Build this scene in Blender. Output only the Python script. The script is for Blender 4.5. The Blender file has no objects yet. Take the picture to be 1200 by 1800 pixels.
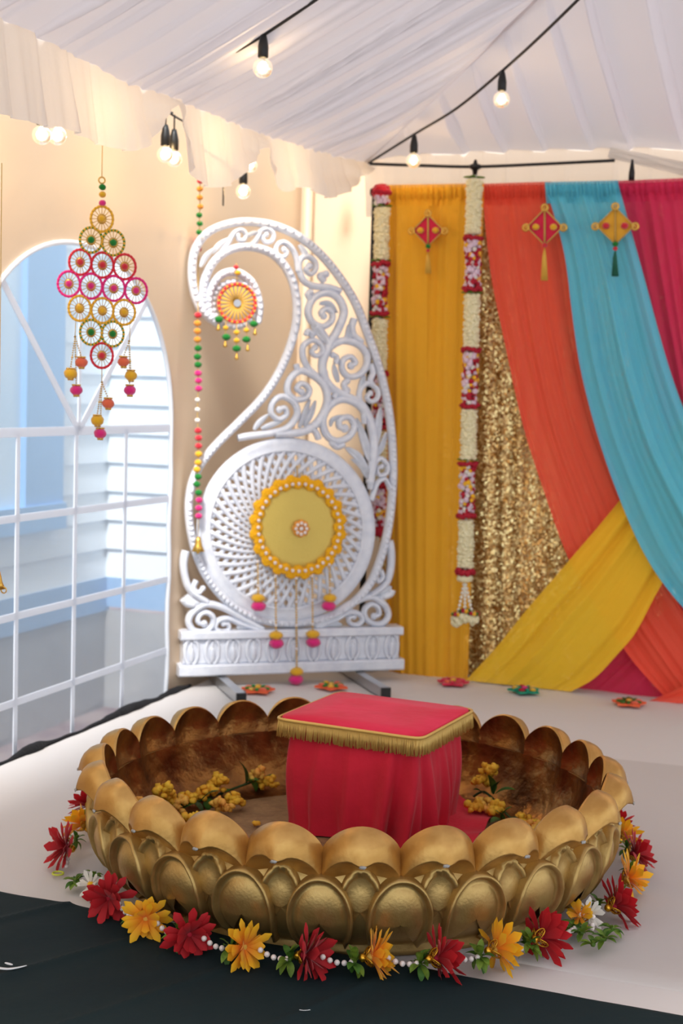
import bpy, math, random, bisect
from mathutils import Vector, Matrix, noise
from mathutils.geometry import tessellate_polygon

random.seed(11)
S = bpy.context.scene
COL = S.collection
V = Vector
PI = math.pi

# ------------------------------------------------------------------ camera
EYE = V((0, 0, 1.18))
FPX = 2500.0
pit = math.atan(210 / FPX); rol = math.atan(.03)
FW = V((0, math.cos(pit), -math.sin(pit)))
UP0 = V((0, math.sin(pit), math.cos(pit)))
RT = V((1, 0, 0)) * math.cos(rol) + UP0 * math.sin(rol)
UP = UP0 * math.cos(rol) - V((1, 0, 0)) * math.sin(rol)
cd = bpy.data.cameras.new('camera'); cam = bpy.data.objects.new('camera', cd); COL.objects.link(cam)
cam.matrix_world = Matrix(((RT.x, UP.x, -FW.x, EYE.x), (RT.y, UP.y, -FW.y, EYE.y), (RT.z, UP.z, -FW.z, EYE.z), (0, 0, 0, 1)))
cd.sensor_fit = 'VERTICAL'; cd.sensor_height = 36; cd.sensor_width = 24; cd.lens = 50
cd.dof.use_dof = True; cd.dof.focus_distance = 3.0; cd.dof.aperture_fstop = 4.5
S.camera = cam

# ------------------------------------------------------------------ world, light, exposure
S.view_settings.view_transform = 'Standard'; S.view_settings.look = 'None'
S.view_settings.gamma = 1.0; S.view_settings.use_curve_mapping = False
S.view_settings.exposure = 0.1
W = bpy.data.worlds.new('overcast_sky'); S.world = W; W.use_nodes = True
bg = W.node_tree.nodes['Background']; bg.inputs[0].default_value = (0.86, 0.93, 1.0, 1); bg.inputs[1].default_value = 1.5
sun = bpy.data.lights.new('sun', 'SUN'); sun.energy = 5.5; sun.color = (1., .97, .92); sun.angle = math.radians(12)
so = bpy.data.objects.new('sun', sun); COL.objects.link(so); so.location = (-3, -4, 8)
so.rotation_euler = Vector((.12, .66, -.74)).to_track_quat('-Z', 'Y').to_euler()
BULB_W = 1.5
S.cycles.use_denoising = True
S.cycles.max_bounces = 10; S.cycles.diffuse_bounces = 5; S.cycles.transparent_max_bounces = 16
S.cycles.sample_clamp_indirect = 6
S.cycles.caustics_reflective = False; S.cycles.caustics_refractive = False

def ray(px, py): return FW * FPX + RT * (px - 600) + UP * (900 - py)
def on_z(px, py, z):
    d = ray(px, py); return EYE + d * ((z - EYE.z) / d.z)
def on_pl(px, py, P, n):
    d = ray(px, py); return EYE + d * ((P - EYE).dot(n) / d.dot(n))
def at_depth(px, py, Y):
    d = ray(px, py); return EYE + d * (Y / d.y)

# ------------------------------------------------------------------ materials
def lin(c):
    r = []
    for x in c:
        x /= 255.
        r.append(x / 12.92 if x <= .04045 else ((x + .055) / 1.055) ** 2.4)
    return (*r, 1)

def mat(name, col, rough=.6, metal=0., bump=0., bscale=60., col2=None, vscale=8., trans=0., alpha=1., spec=.5,
        sheen=0., detail=3., stretch=None, emit=None, estr=0., vcon=None):
    m = bpy.data.materials.new(name); m.use_nodes = True
    N = m.node_tree.nodes; L = m.node_tree.links
    b = N['Principled BSDF']; out = N['Material Output']
    b.inputs['Base Color'].default_value = lin(col); b.inputs['Roughness'].default_value = rough
    b.inputs['Metallic'].default_value = metal; b.inputs['Specular IOR Level'].default_value = spec
    if sheen: b.inputs['Sheen Weight'].default_value = sheen; b.inputs['Sheen Roughness'].default_value = .4
    tc = N.new('ShaderNodeTexCoord'); src = tc.outputs['Object']
    if stretch:
        mp = N.new('ShaderNodeMapping'); mp.inputs['Scale'].default_value = stretch; L.new(src, mp.inputs[0]); src = mp.outputs[0]
    csock = None
    if col2:
        nz = N.new('ShaderNodeTexNoise'); nz.inputs['Scale'].default_value = vscale; nz.inputs['Detail'].default_value = detail
        L.new(src, nz.inputs['Vector'])
        rp = N.new('ShaderNodeValToRGB'); a, c = vcon or (.38, .62)
        rp.color_ramp.elements[0].position = a; rp.color_ramp.elements[1].position = c
        rp.color_ramp.elements[0].color = lin(col); rp.color_ramp.elements[1].color = lin(col2)
        L.new(nz.outputs['Fac'], rp.inputs[0]); csock = rp.outputs[0]; L.new(csock, b.inputs['Base Color'])
    bm = None
    if bump:
        n2 = N.new('ShaderNodeTexNoise'); n2.inputs['Scale'].default_value = bscale; n2.inputs['Detail'].default_value = 3
        L.new(src, n2.inputs['Vector'])
        bm = N.new('ShaderNodeBump'); bm.inputs['Strength'].default_value = bump; bm.inputs['Distance'].default_value = .01
        L.new(n2.outputs['Fac'], bm.inputs['Height']); L.new(bm.outputs[0], b.inputs['Normal'])
    sh = b.outputs[0]
    if trans:
        t = N.new('ShaderNodeBsdfTranslucent'); t.inputs[0].default_value = lin(col)
        if csock: L.new(csock, t.inputs[0])
        if bm: L.new(bm.outputs[0], t.inputs['Normal'])
        mx = N.new('ShaderNodeMixShader'); mx.inputs[0].default_value = trans
        L.new(sh, mx.inputs[1]); L.new(t.outputs[0], mx.inputs[2]); sh = mx.outputs[0]
    if alpha < 1:
        t = N.new('ShaderNodeBsdfTransparent')
        mx = N.new('ShaderNodeMixShader'); mx.inputs[0].default_value = alpha
        L.new(t.outputs[0], mx.inputs[1]); L.new(sh, mx.inputs[2]); sh = mx.outputs[0]
    if emit:
        b.inputs['Emission Color'].default_value = (*emit, 1); b.inputs['Emission Strength'].default_value = estr
    L.new(sh, out.inputs[0])
    return m

def sequin_mat():
    m = mat('gold_sequins', (196, 150, 70), rough=.3, metal=.85)
    N = m.node_tree.nodes; L = m.node_tree.links; b = N['Principled BSDF']
    tc = N.new('ShaderNodeTexCoord'); vo = N.new('ShaderNodeTexVoronoi'); vo.inputs['Scale'].default_value = 115
    L.new(tc.outputs['Object'], vo.inputs['Vector'])
    s = N.new('ShaderNodeVectorMath'); s.operation = 'SUBTRACT'; s.inputs[1].default_value = (.5, .5, .5)
    L.new(vo.outputs['Color'], s.inputs[0])
    k = N.new('ShaderNodeVectorMath'); k.operation = 'SCALE'; k.inputs['Scale'].default_value = .95
    L.new(s.outputs[0], k.inputs[0])
    g = N.new('ShaderNodeNewGeometry'); a = N.new('ShaderNodeVectorMath'); a.operation = 'ADD'
    L.new(g.outputs['Normal'], a.inputs[0]); L.new(k.outputs[0], a.inputs[1])
    n = N.new('ShaderNodeVectorMath'); n.operation = 'NORMALIZE'; L.new(a.outputs[0], n.inputs[0])
    L.new(n.outputs[0], b.inputs['Normal'])
    rp = N.new('ShaderNodeValToRGB'); rp.color_ramp.elements[0].color = lin((206, 150, 74)); rp.color_ramp.elements[1].color = lin((255, 236, 170))
    sp = N.new('ShaderNodeSeparateColor'); L.new(vo.outputs['Color'], sp.inputs[0]); L.new(sp.outputs[0], rp.inputs[0]); L.new(rp.outputs[0], b.inputs['Base Color'])
    return m

def petal_mat(name, c0, c1, length):
    m = mat(name, c0, rough=.7, trans=.0, sheen=.2)
    N = m.node_tree.nodes; L = m.node_tree.links; b = N['Principled BSDF']
    tc = N.new('ShaderNodeTexCoord'); sp = N.new('ShaderNodeSeparateXYZ'); L.new(tc.outputs['Object'], sp.inputs[0])
    mr = N.new('ShaderNodeMapRange'); mr.inputs['From Max'].default_value = length; L.new(sp.outputs['Z'], mr.inputs[0])
    rp = N.new('ShaderNodeValToRGB'); rp.color_ramp.elements[0].color = lin(c0); rp.color_ramp.elements[1].color = lin(c1)
    L.new(mr.outputs[0], rp.inputs[0]); L.new(rp.outputs[0], b.inputs['Base Color'])
    t = N.new('ShaderNodeBsdfTranslucent'); L.new(rp.outputs[0], t.inputs[0])
    mx = N.new('ShaderNodeMixShader'); mx.inputs[0].default_value = .3
    L.new(b.outputs[0], mx.inputs[1]); L.new(t.outputs[0], mx.inputs[2]); L.new(mx.outputs[0], N['Material Output'].inputs[0])
    return m

def pane_mat():
    m = bpy.data.materials.new('clear_vinyl'); m.use_nodes = True
    N = m.node_tree.nodes; L = m.node_tree.links; N.remove(N['Principled BSDF']); out = N['Material Output']
    t = N.new('ShaderNodeBsdfTransparent'); t.inputs[0].default_value = (.93, .97, 1, 1)
    d = N.new('ShaderNodeBsdfTranslucent'); d.inputs[0].default_value = (.82, .92, 1, 1)
    g = N.new('ShaderNodeBsdfGlossy'); g.inputs['Roughness'].default_value = .12
    a = N.new('ShaderNodeMixShader'); a.inputs[0].default_value = .48
    c = N.new('ShaderNodeMixShader'); c.inputs[0].default_value = .04
    L.new(t.outputs[0], a.inputs[1]); L.new(d.outputs[0], a.inputs[2]); L.new(a.outputs[0], c.inputs[1]); L.new(g.outputs[0], c.inputs[2])
    L.new(c.outputs[0], out.inputs[0]); return m

def glass_mat():
    m = bpy.data.materials.new('bulb_glass'); m.use_nodes = True
    N = m.node_tree.nodes; L = m.node_tree.links; N.remove(N['Principled BSDF']); out = N['Material Output']
    t = N.new('ShaderNodeBsdfTransparent'); t.inputs[0].default_value = (1, .96, .9, 1)
    g = N.new('ShaderNodeBsdfGlossy'); g.inputs['Roughness'].default_value = .05
    fr = N.new('ShaderNodeLayerWeight'); fr.inputs['Blend'].default_value = .35
    a = N.new('ShaderNodeMixShader'); L.new(fr.outputs['Fresnel'], a.inputs[0])
    L.new(t.outputs[0], a.inputs[1]); L.new(g.outputs[0], a.inputs[2])
    e = N.new('ShaderNodeEmission'); e.inputs[0].default_value = (1, .74, .42, 1); e.inputs[1].default_value = .55
    ad = N.new('ShaderNodeAddShader'); L.new(a.outputs[0], ad.inputs[0]); L.new(e.outputs[0], ad.inputs[1])
    L.new(ad.outputs[0], out.inputs[0]); return m

MT = {}
def defm(k, *a, **kw): MT[k] = mat(k, *a, **kw)
defm('liner', (232, 228, 232), rough=.75, trans=.11, bump=.05, bscale=30)
defm('valance', (240, 236, 232), rough=.75, trans=.55, bump=.1, bscale=40)
defm('tent_wall', (220, 196, 168), rough=.6, trans=.12, bump=.25, bscale=5, spec=.4)
defm('muntin', (240, 244, 250), rough=.5, trans=.4)
defm('stage_cloth', (214, 209, 206), rough=.75, bump=.12, bscale=14)
defm('stage_cloth2', (199, 193, 189), rough=.75, bump=.12, bscale=14)
defm('black_cloth', (16, 16, 20), rough=.95, bump=.8, bscale=120)
defm('dark_cloth', (11, 31, 36), rough=.8, spec=.25, bump=.15, bscale=20, col2=(12, 33, 37), vscale=5)
defm('print_white', (225, 228, 230), rough=.6)
defm('white_paint', (224, 227, 234), rough=.42, bump=.12, bscale=90, col2=(212, 216, 226), vscale=25)
defm('steel', (190, 192, 195), rough=.3, metal=.9)
defm('black_plastic', (14, 14, 15), rough=.45)
defm('dark_metal', (22, 22, 24), rough=.5, metal=.3)
defm('pole', (196, 176, 150), rough=.5)
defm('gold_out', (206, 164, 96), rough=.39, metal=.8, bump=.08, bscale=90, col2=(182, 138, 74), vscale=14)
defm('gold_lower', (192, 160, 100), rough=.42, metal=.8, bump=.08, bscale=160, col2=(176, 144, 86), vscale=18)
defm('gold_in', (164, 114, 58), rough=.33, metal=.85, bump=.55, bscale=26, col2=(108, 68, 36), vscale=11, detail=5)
defm('bowl_floor', (150, 118, 78), rough=.75, bump=.3, bscale=120, col2=(128, 98, 64), vscale=30)
defm('worn', (190, 188, 184), rough=.55, metal=.5, bump=.6, bscale=300)
defm('pink_velvet', (232, 40, 80), rough=.9, sheen=.08, bump=.12, bscale=60, col2=(222, 28, 66), vscale=9)
defm('red_cloth', (214, 24, 52), rough=.85, sheen=.15, bump=.12, bscale=80, col2=(202, 20, 46), vscale=10)
defm('fringe', (222, 182, 100), rough=.4, metal=.35)
defm('pearl', (236, 224, 216), rough=.22, spec=.8)
defm('gold_bead', (222, 178, 84), rough=.3, metal=.85)
defm('filigree', (214, 160, 52), rough=.28, metal=.95)
defm('leaf', (76, 122, 36), rough=.6, trans=.2, col2=(52, 96, 30), vscale=60)
defm('leaf_light', (122, 150, 46), rough=.6, trans=.25, col2=(84, 118, 36), vscale=60)
defm('leaf_dark', (44, 74, 26), rough=.5, trans=.15)
defm('blossom', (255, 214, 64), rough=.7, trans=.3, col2=(246, 186, 50), vscale=30)
defm('blossom_orange', (252, 186, 84), rough=.7, trans=.3, col2=(250, 208, 90), vscale=30)
defm('white_petal', (236, 232, 220), rough=.6, trans=.2)
defm('pom_red', (222, 36, 52), rough=.95, sheen=.4, bump=.5, bscale=300)
defm('pom_yellow', (246, 186, 30), rough=.95, sheen=.3, bump=.5, bscale=300)
defm('pom_orange', (244, 160, 50), rough=.95, sheen=.3, bump=.5, bscale=300)
defm('pom_green', (10, 128, 38), rough=.95, sheen=.2, bump=.5, bscale=300)
defm('pom_pink', (236, 34, 128), rough=.95, sheen=.4, bump=.5, bscale=300)
defm('pom_coral', (246, 112, 74), rough=.95, sheen=.3, bump=.5, bscale=300)
defm('pom_white', (238, 232, 222), rough=.8)
defm('thread_gold', (204, 166, 84), rough=.5, metal=.3)
defm('thread_white', (232, 228, 214), rough=.7)
defm('marigold', (252, 186, 8), rough=.8, sheen=.2, trans=.15)
defm('gold_disc', (214, 186, 92), rough=.42, metal=.35, bump=.25, bscale=220)
defm('felt_crimson', (206, 30, 66), rough=.9, sheen=.3)
defm('felt_yellow', (222, 166, 48), rough=.9, sheen=.3)
defm('felt_orange', (238, 104, 62), rough=.9)
defm('felt_teal', (20, 140, 110), rough=.9)
defm('cream_flower', (252, 244, 204), rough=.9, trans=.25)
defm('rose_red', (176, 20, 44), rough=.8, trans=.1)
defm('lilac_white', (226, 200, 214), rough=.8, trans=.1)
defm('siding', (236, 242, 248), rough=.6)
defm('siding_trim', (244, 247, 250), rough=.6)
defm('foundation_band', (136, 174, 216), rough=.7)
defm('foundation', (166, 162, 158), rough=.9, bump=.3, bscale=30, col2=(150, 148, 148), vscale=3)
defm('house_frame', (132, 176, 222), rough=.5)
defm('house_glass', (216, 235, 250), rough=.3, spec=.5, col2=(196, 224, 246), vscale=2.5)
defm('ground', (150, 128, 122), rough=.95, bump=.6, bscale=25, col2=(120, 92, 92), vscale=4)
defm('filament', (255, 210, 140), emit=(1., .72, .36), estr=40.)
defm('tassel_gold', (226, 178, 70), rough=.6, metal=.2)
defm('tassel_green', (14, 92, 70), rough=.7)
defm('ring_loop', (206, 214, 70), rough=.5)
MT['sequin'] = sequin_mat(); MT['pane'] = pane_mat(); MT['glass'] = glass_mat()
MT['petal_red'] = petal_mat('petal_red', (150, 8, 22), (206, 24, 34), .06)
MT['petal_yellow'] = petal_mat('petal_yellow', (246, 142, 40), (255, 196, 28), .05)
def sheer(k, col, alpha): MT[k] = mat(k, col, rough=.8, trans=.12, alpha=alpha, sheen=.1, bump=.1, bscale=400, stretch=(1, 1, .1))
sheer('sheer_yellow', (250, 182, 34), .90); sheer('sheer_coral', (252, 92, 64), .88)
sheer('sheer_blue', (96, 200, 222), .88); sheer('sheer_pink', (232, 44, 92), .88); sheer('sheer_sash', (255, 206, 40), .88)

# ------------------------------------------------------------------ mesh builder and tagging
ORG = {}
def tag(o, label=None, cat=None, group=None, kind=None):
    if label: o['label'] = label
    if cat: o['category'] = cat
    if group: o['group'] = group
    if kind: o['kind'] = kind
    return o
def thing(name, loc, label, cat, group=None):
    o = bpy.data.objects.new(name, None); o.empty_display_size = .05; COL.objects.link(o)
    o.location = loc; ORG[o.name] = V(loc); return tag(o, label, cat, group)
def struct(name, loc=(0, 0, 0)):
    o = bpy.data.objects.new(name, None); COL.objects.link(o); o.location = loc; ORG[o.name] = V(loc); o['kind'] = 'structure'; return o
def inst(src, name, parent, loc=None, M=None):
    """another object on src's mesh, under parent; loc in world, or M in the parent's space"""
    o = src.copy(); o.name = name; COL.objects.link(o); o.parent = parent
    if M is not None: o.matrix_local = M
    elif loc is not None: o.location = V(loc) - ORG[parent.name]
    ORG[o.name] = ORG[parent.name] + o.location
    return o

def crom(pts, n=8, closed=False):
    pts = [V(p) if len(p) == 3 else V((p[0], p[1], 0)) for p in pts]
    out = []; N = len(pts); rng = range(N if closed else N - 1)
    for i in rng:
        if closed: a, b, c, d = pts[i - 1], pts[i], pts[(i + 1) % N], pts[(i + 2) % N]
        else: a, b, c, d = pts[max(i - 1, 0)], pts[i], pts[i + 1], pts[min(i + 2, N - 1)]
        for k in range(n):
            t = k / n
            out.append(.5 * ((2 * b) + (c - a) * t + (2 * a - 5 * b + 4 * c - d) * t * t + (3 * b - a - 3 * c + d) * t ** 3))
    if not closed: out.append(pts[-1])
    return out
def lerp(a, b, t): return a + (b - a) * t
def sample(pts, t):
    """point at fraction t of a dense polyline (by index)"""
    f = max(0, min(1, t)) * (len(pts) - 1); i = min(int(f), len(pts) - 2)
    return lerp(pts[i], pts[i + 1], f - i)

class MB:
    def __init__(s): s.v = []; s.f = []; s.m = []
    def add(s, vs, fs, mi=0):
        b = len(s.v); s.v += [V(x) for x in vs]; s.f += [tuple(i + b for i in f) for f in fs]; s.m += [mi] * len(fs); return s
    def tube(s, path, r, sides=6, closed=False, mi=0, flat=None):
        """flat=(normal, factor): stretch the section along normal"""
        P = [V(p) for p in path]; n = len(P)
        R = r if isinstance(r, (list, tuple)) else [r] * n
        vs = []; ref = None
        for i in range(n):
            a = P[i - 1] if (i > 0 or closed) else P[i]; b = P[(i + 1) % n] if (i < n - 1 or closed) else P[i]
            t = (b - a); t = t.normalized() if t.length > 1e-9 else V((0, 0, 1))
            if flat: x = t.cross(flat[0])
            elif ref is None: x = t.cross(V((0, 0, 1)) if abs(t.z) < .9 else V((1, 0, 0)))
            else: x = ref - t * ref.dot(t)
            x.normalize(); y = x.cross(t); ref = x
            for k in range(sides):
                a_ = 2 * PI * (k + .5) / sides
                vs.append(P[i] + x * (math.cos(a_) * R[i]) + y * (math.sin(a_) * R[i] * (flat[1] if flat else 1)))
        fs = []
        for i in range(n if closed else n - 1):
            j = (i + 1) % n
            for k in range(sides):
                l = (k + 1) % sides
                fs.append((i * sides + k, i * sides + l, j * sides + l, j * sides + k))
        if not closed:
            fs.append(tuple(range(sides - 1, -1, -1))); fs.append(tuple((n - 1) * sides + k for k in range(sides)))
        return s.add(vs, fs, mi)
    def ball(s, c, r, seg=8, rings=5, mi=0, rot=None, jit=0):
        c = V(c); r = (r, r, r) if not isinstance(r, (tuple, list)) else r
        vs = []; fs = []
        def pt(x, y, z):
            q = V((x * r[0], y * r[1], z * r[2])) * (1 + (random.uniform(-jit, jit) if jit else 0))
            return c + (rot @ q if rot else q)
        vs.append(pt(0, 0, 1))
        for i in range(1, rings):
            a = PI * i / rings
            for k in range(seg):
                b = 2 * PI * k / seg; vs.append(pt(math.sin(a) * math.cos(b), math.sin(a) * math.sin(b), math.cos(a)))
        vs.append(pt(0, 0, -1)); last = len(vs) - 1
        for k in range(seg):
            l = (k + 1) % seg
            fs.append((0, 1 + k, 1 + l)); fs.append((last, last - seg + l, last - seg + k))
            for i in range(rings - 2):
                a = 1 + i * seg; fs.append((a + k, a + seg + k, a + seg + l, a + l))
        return s.add(vs, fs, mi)
    def box(s, o, ax, ay, az, mi=0):
        """box from corner o along three edge vectors"""
        o, ax, ay, az = V(o), V(ax), V(ay), V(az)
        vs = [o, o + ax, o + ax + ay, o + ay]; vs += [p + az for p in vs]
        return s.add(vs, [(3, 2, 1, 0), (4, 5, 6, 7), (0, 1, 5, 4), (1, 2, 6, 5), (2, 3, 7, 6), (3, 0, 4, 7)], mi)
    def grid(s, rows, mi=0, closed=False):
        nr, nc = len(rows), len(rows[0]); vs = [p for r in rows for p in r]; fs = []
        for i in range(nr - 1):
            for j in range(nc if closed else nc - 1):
                k = (j + 1) % nc; fs.append((i * nc + j, i * nc + k, (i + 1) * nc + k, (i + 1) * nc + j))
        return s.add(vs, fs, mi)
    def lathe(s, c, prof, seg=16, mi=0, M=None):
        c = V(c); rows = []
        for r, z in prof:
            row = []
            for k in range(seg):
                a = 2 * PI * k / seg; q = V((r * math.cos(a), r * math.sin(a), z)); row.append(c + (M @ q if M else q))
            rows.append(row)
        return s.grid(rows, mi, True)
    def prism(s, poly, depth, mi=0):
        """closed outline of points, extruded along the vector depth"""
        n = len(poly); P = [V(p) for p in poly]; D = V(depth); vs = P + [p + D for p in P]
        tr = tessellate_polygon([P]); fs = [tuple(t) for t in tr] + [tuple(i + n for i in reversed(t)) for t in tr]
        fs += [(i, (i + 1) % n, n + (i + 1) % n, n + i) for i in range(n)]
        return s.add(vs, fs, mi)
    def build(s, name, mats, parent=None, loc=None, smooth=True, kind=None, label=None):
        if parent is not None: base = V(loc) if loc is not None else ORG[parent.name]
        else: base = V(loc) if loc is not None else V((0, 0, 0))
        me = bpy.data.meshes.new(name); me.from_pydata([tuple(p - base) for p in s.v], [], s.f)
        for m in (mats if isinstance(mats, (list, tuple)) else [mats]): me.materials.append(MT[m])
        me.polygons.foreach_set('material_index', s.m)
        if smooth: me.polygons.foreach_set('use_smooth', [True] * len(s.f))
        me.update(); o = bpy.data.objects.new(name, me); COL.objects.link(o); ORG[o.name] = base
        if parent is not None: o.parent = parent; o.location = base - ORG[parent.name]
        else: o.location = base
        if kind: o['kind'] = kind
        if label: o['label'] = label
        return o

def ny(x, y, z=0): return noise.noise(V((x, y, z)))

# ------------------------------------------------------------------ the place: stage, tent walls, liner
A0 = on_z(0, 1345, 0); A1 = on_z(320, 1213, 0)
u = (A1 - A0).normalized()                     # along the side wall, away from the camera
n = V((u.y, -u.x, 0))                          # into the tent; also the direction along the back wall
Z = V((0, 0, 1))
WL = A0 - n * .06                              # a point on the side wall
DQ = on_z(690, 1180, 0)                        # a point under the drapes
nD = -u                                        # drape plane faces the camera
def back_pt(off): return DQ + nD * off         # drape plane shifted towards the camera
BW = back_pt(-.5)                              # back wall
corner = WL + u * ((BW - WL).dot(u))
GZ = -.45

mb = MB(); mb.grid([[V((x, y, GZ)) for x in (-9, -4, 0, 4, 9)] for y in (-3, 2, 6, 12)])
mb.build('floor', 'ground', kind='structure')

# stage platform under its cloth
sc_ = A0 + u * ((BW - A0).dot(u)) - u * .03
e0 = A0 - u * 3.2; e1 = sc_
mb = MB(); mb.prism([e0, e0 + n * 4.6, e1 + n * 4.6, e1], V((0, 0, GZ + .01)))
for i in range(len(mb.v)): mb.v[i] = mb.v[i] - Z * .012
mb.build('stage', 'black_cloth', kind='structure', smooth=False)
def wrinkle(p, amp=.003):
    q = p.x * .4 + p.y; w = ny(p.x * 1.2, p.y * 6, 1) * amp + ny(p.x * 4 + p.y * 2, p.y * 3 - p.x * 2, 4) * amp * .5
    return w
rows = []
for i in range(91):
    a = i / 90
    rows.append([(lambda p: p + Z * (wrinkle(p) - .004))(lerp(e0, e1, a) + n * (4.6 * j / 60)) for j in range(61)])
mb = MB(); mb.grid(rows)
tag(mb.build('stage_cloth', 'stage_cloth', loc=(.6, 4, 0)), 'white cloth covering the whole stage under the brass bowl', 'cloth')
# second white sheet lapped over the first
la, lb_ = on_z(820, 1309, 0), on_z(1205, 1347, 0); lc, ld = on_z(1260, 1750, 0), on_z(760, 1662, 0)
dl = (lb_ - la).normalized(); rows = []
a0, a1 = la - dl * .95, la + dl * 2.2
b0 = ld - (lc - ld).normalized() * .62; b1 = ld + (lc - ld).normalized() * 1.9
for i in range(31):
    rows.append([(lambda p: p + Z * (.0015 + wrinkle(p)))(lerp(lerp(a0, a1, j / 40), lerp(b0, b1, j / 40), i / 30)) for j in range(41)])
rows.append([p - Z * .006 + (b1 - a1).normalized() * .004 for p in rows[-1]])
mb = MB(); mb.grid(rows)
tag(mb.build('stage_sheet', 'stage_cloth2', loc=(.8, 3.4, 0)), 'second white sheet lapped over the stage cloth with a visible hem', 'cloth')
# dark green cloth in front
d0, d1 = on_z(-140, 1545, 0), on_z(1420, 1831, 0); dd = (d1 - d0).normalized(); dn = V((dd.y, -dd.x, 0)); rows = []
for i in range(150):
    r = []
    for j in range(261):
        p = d0 + dd * ((d1 - d0).length * j / 260) + dn * (i / 149 * 1.5) + dn * (ny(j * .04, 0, 3) * .012 if i == 0 else 0)
        x = (p - d0).dot(dd); y = (p - d0).dot(dn)
        cr = 0
        for (c0, sl, w) in ((.42, -.5, .004), (.73, -.55, .004), (1.0, -.5, .003), (.2, -.9, .004), (1.25, -.45, .003)):
            cr += 1.8 * w * math.exp(-abs((x - c0) - sl * y + .02 * ny(y * 3, c0)) / .012)
        h = .010 + cr + ny(x * 3, y * 3, 8) * .004 + ny(x * 9 + y * 5, y * 4, 2) * .0022 - (.010 if i == 0 else 0)
        r.append(p + Z * h)
    rows.append(r)
mb = MB(); mb.grid(rows)
gc = thing('ground_sheet', d0 + dn * .4, 'dark green creased cloth lying across the front of the stage', 'cloth')
mb.build('sheet', 'dark_cloth', gc)
mb = MB(); p = [on_z(x, y, .020) for x, y, _ in crom([(-25, 1693), (-8, 1700), (12, 1703), (30, 1701), (47, 1697)], 6)]
mb.tube(p, [.0016 + .0032 * math.sin(PI * min(1, (i + 4) / (len(p) + 3))) for i in range(len(p))], 6, flat=(Z, .25))
mb.build('printed_stroke', 'print_white', gc, label='white printed stroke of lettering')
mb = MB(); p = [on_z(x, y, .020) for x, y, _ in crom([(9, 1692), (15, 1694), (22, 1696)], 4)]
mb.tube(p, [.002, .003, .0035, .004, .0042, .004, .0035, .003, .002][:len(p)], 6, flat=(Z, .25)); mb.build('printed_stroke', 'print_white', gc)
mb = MB(); p = [on_z(x, y, .020) for x, y, _ in crom([(526, 1775), (535, 1776), (545, 1775)], 4)]
mb.tube(p, .0011, 5, flat=(Z, .3)); mb.build('printed_stroke', 'print_white', gc)
# black cloth rumpled along the stage edge
path = []; rad = []
for i in range(90):
    t = i / 89; s = -.6 + t * 1.95
    p = A0 + u * s + Z * (.0)
    prof = .006 + .014 * math.exp(-((s - .2) / .09) ** 2) + .014 * math.exp(-((s - .85) / .17) ** 2) + .01 * math.exp(-((s - 1.2) / .1) ** 2)
    rad.append(prof * (1 + .25 * ny(s * 18, 2))); path.append(p + n * (-.012 + .012 * ny(s * 9, 5)) + Z * (prof * .35 - .004))
mb = MB(); mb.tube(path, rad, 9)
tag(mb.build('edge_cloth', 'black_cloth', loc=A0), 'black cloth rumpled along the stage edge below the window', 'cloth')

# ---------------- side wall with arched window
def wl(s, z, off=0): return WL + u * s + n * off + Z * z
def sz_of(px, py):
    p = on_pl(px, py, WL, n); return (p - WL).dot(u), p.z
sC, zSpr = sz_of(137, 757); s1, _ = sz_of(299, 757); sA, zTop = sz_of(128, 426)
WH = s1 - sC; arch = []
zB = -.32
for i in range(41):
    a = PI * i / 40; ca, sa = math.cos(a), math.sin(a)
    arch.append((sC + WH * math.copysign(abs(ca) ** .92, ca), zSpr + (zTop - zSpr) * abs(sa) ** .98))
hole = [(s1, zB)] + [(s1 + .006 * math.sin(k * 1.7), lerp(zB, zSpr, k / 14)) for k in range(1, 14)] + arch
hole += [(2 * sC - s1, lerp(zSpr, zB, k / 14)) for k in range(1, 15)]
sEnd = (corner - WL).dot(u); outer = []
for i in range(25): outer.append((lerp(-4.4, sEnd, i / 24), GZ))
for i in range(1, 8): outer.append((sEnd, lerp(GZ, 2.6, i / 7)))
for i in range(1, 25): outer.append((lerp(sEnd, -4.4, i / 24), 2.6))
pts = outer + hole[::-1]
tr = tessellate_polygon([[V((a, b, 0)) for a, b in outer], [V((a, b, 0)) for a, b in hole[::-1]]])
mb = MB(); mb.add([wl(a, b) for a, b in pts], [tuple(t) for t in tr])
hr = len(outer)
mb.build('wall_left', 'tent_wall', kind='structure', smooth=False)
win = struct('window_1', wl(sC, zB))
mb = MB(); mb.tube([wl(a, b, .004) for a, b in hole], .009, 6); mb.build('frame', 'muntin', win)
mb = MB(); tp = tessellate_polygon([[V((a, b, 0)) for a, b in hole]]); mb.add([wl(a, b, -.004) for a, b in hole], [tuple(t) for t in tp])
mb.build('pane', 'pane', win, smooth=False)
def munt(a, b, w=.021):
    a, b = V((a[0], a[1], 0)), V((b[0], b[1], 0)); d = (b - a).normalized(); q = V((-d.y, d.x, 0)) * w / 2
    m = MB(); c = [a - q, b - q, b + q, a + q]; m.prism([wl(p.x, p.y, .001) for p in c], n * .004); m.build('muntin', 'muntin', win, smooth=False)
_, zz = sz_of(137, 757)
hz = [sz_of(137, y)[1] for y in (757, 897, 1056, 1196, 1330)]
for k, z in enumerate(hz): munt((2 * sC - s1, z), (s1, z), .024 if k else .03)
svs = [sz_of(x, 900)[0] for x in (29, 131, 218)]
for s in svs + [2 * svs[0] - svs[1], 3 * svs[0] - 2 * svs[1]]:
    if abs(s - sC) < WH - .05: munt((s, zB), (s, zSpr))
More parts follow.
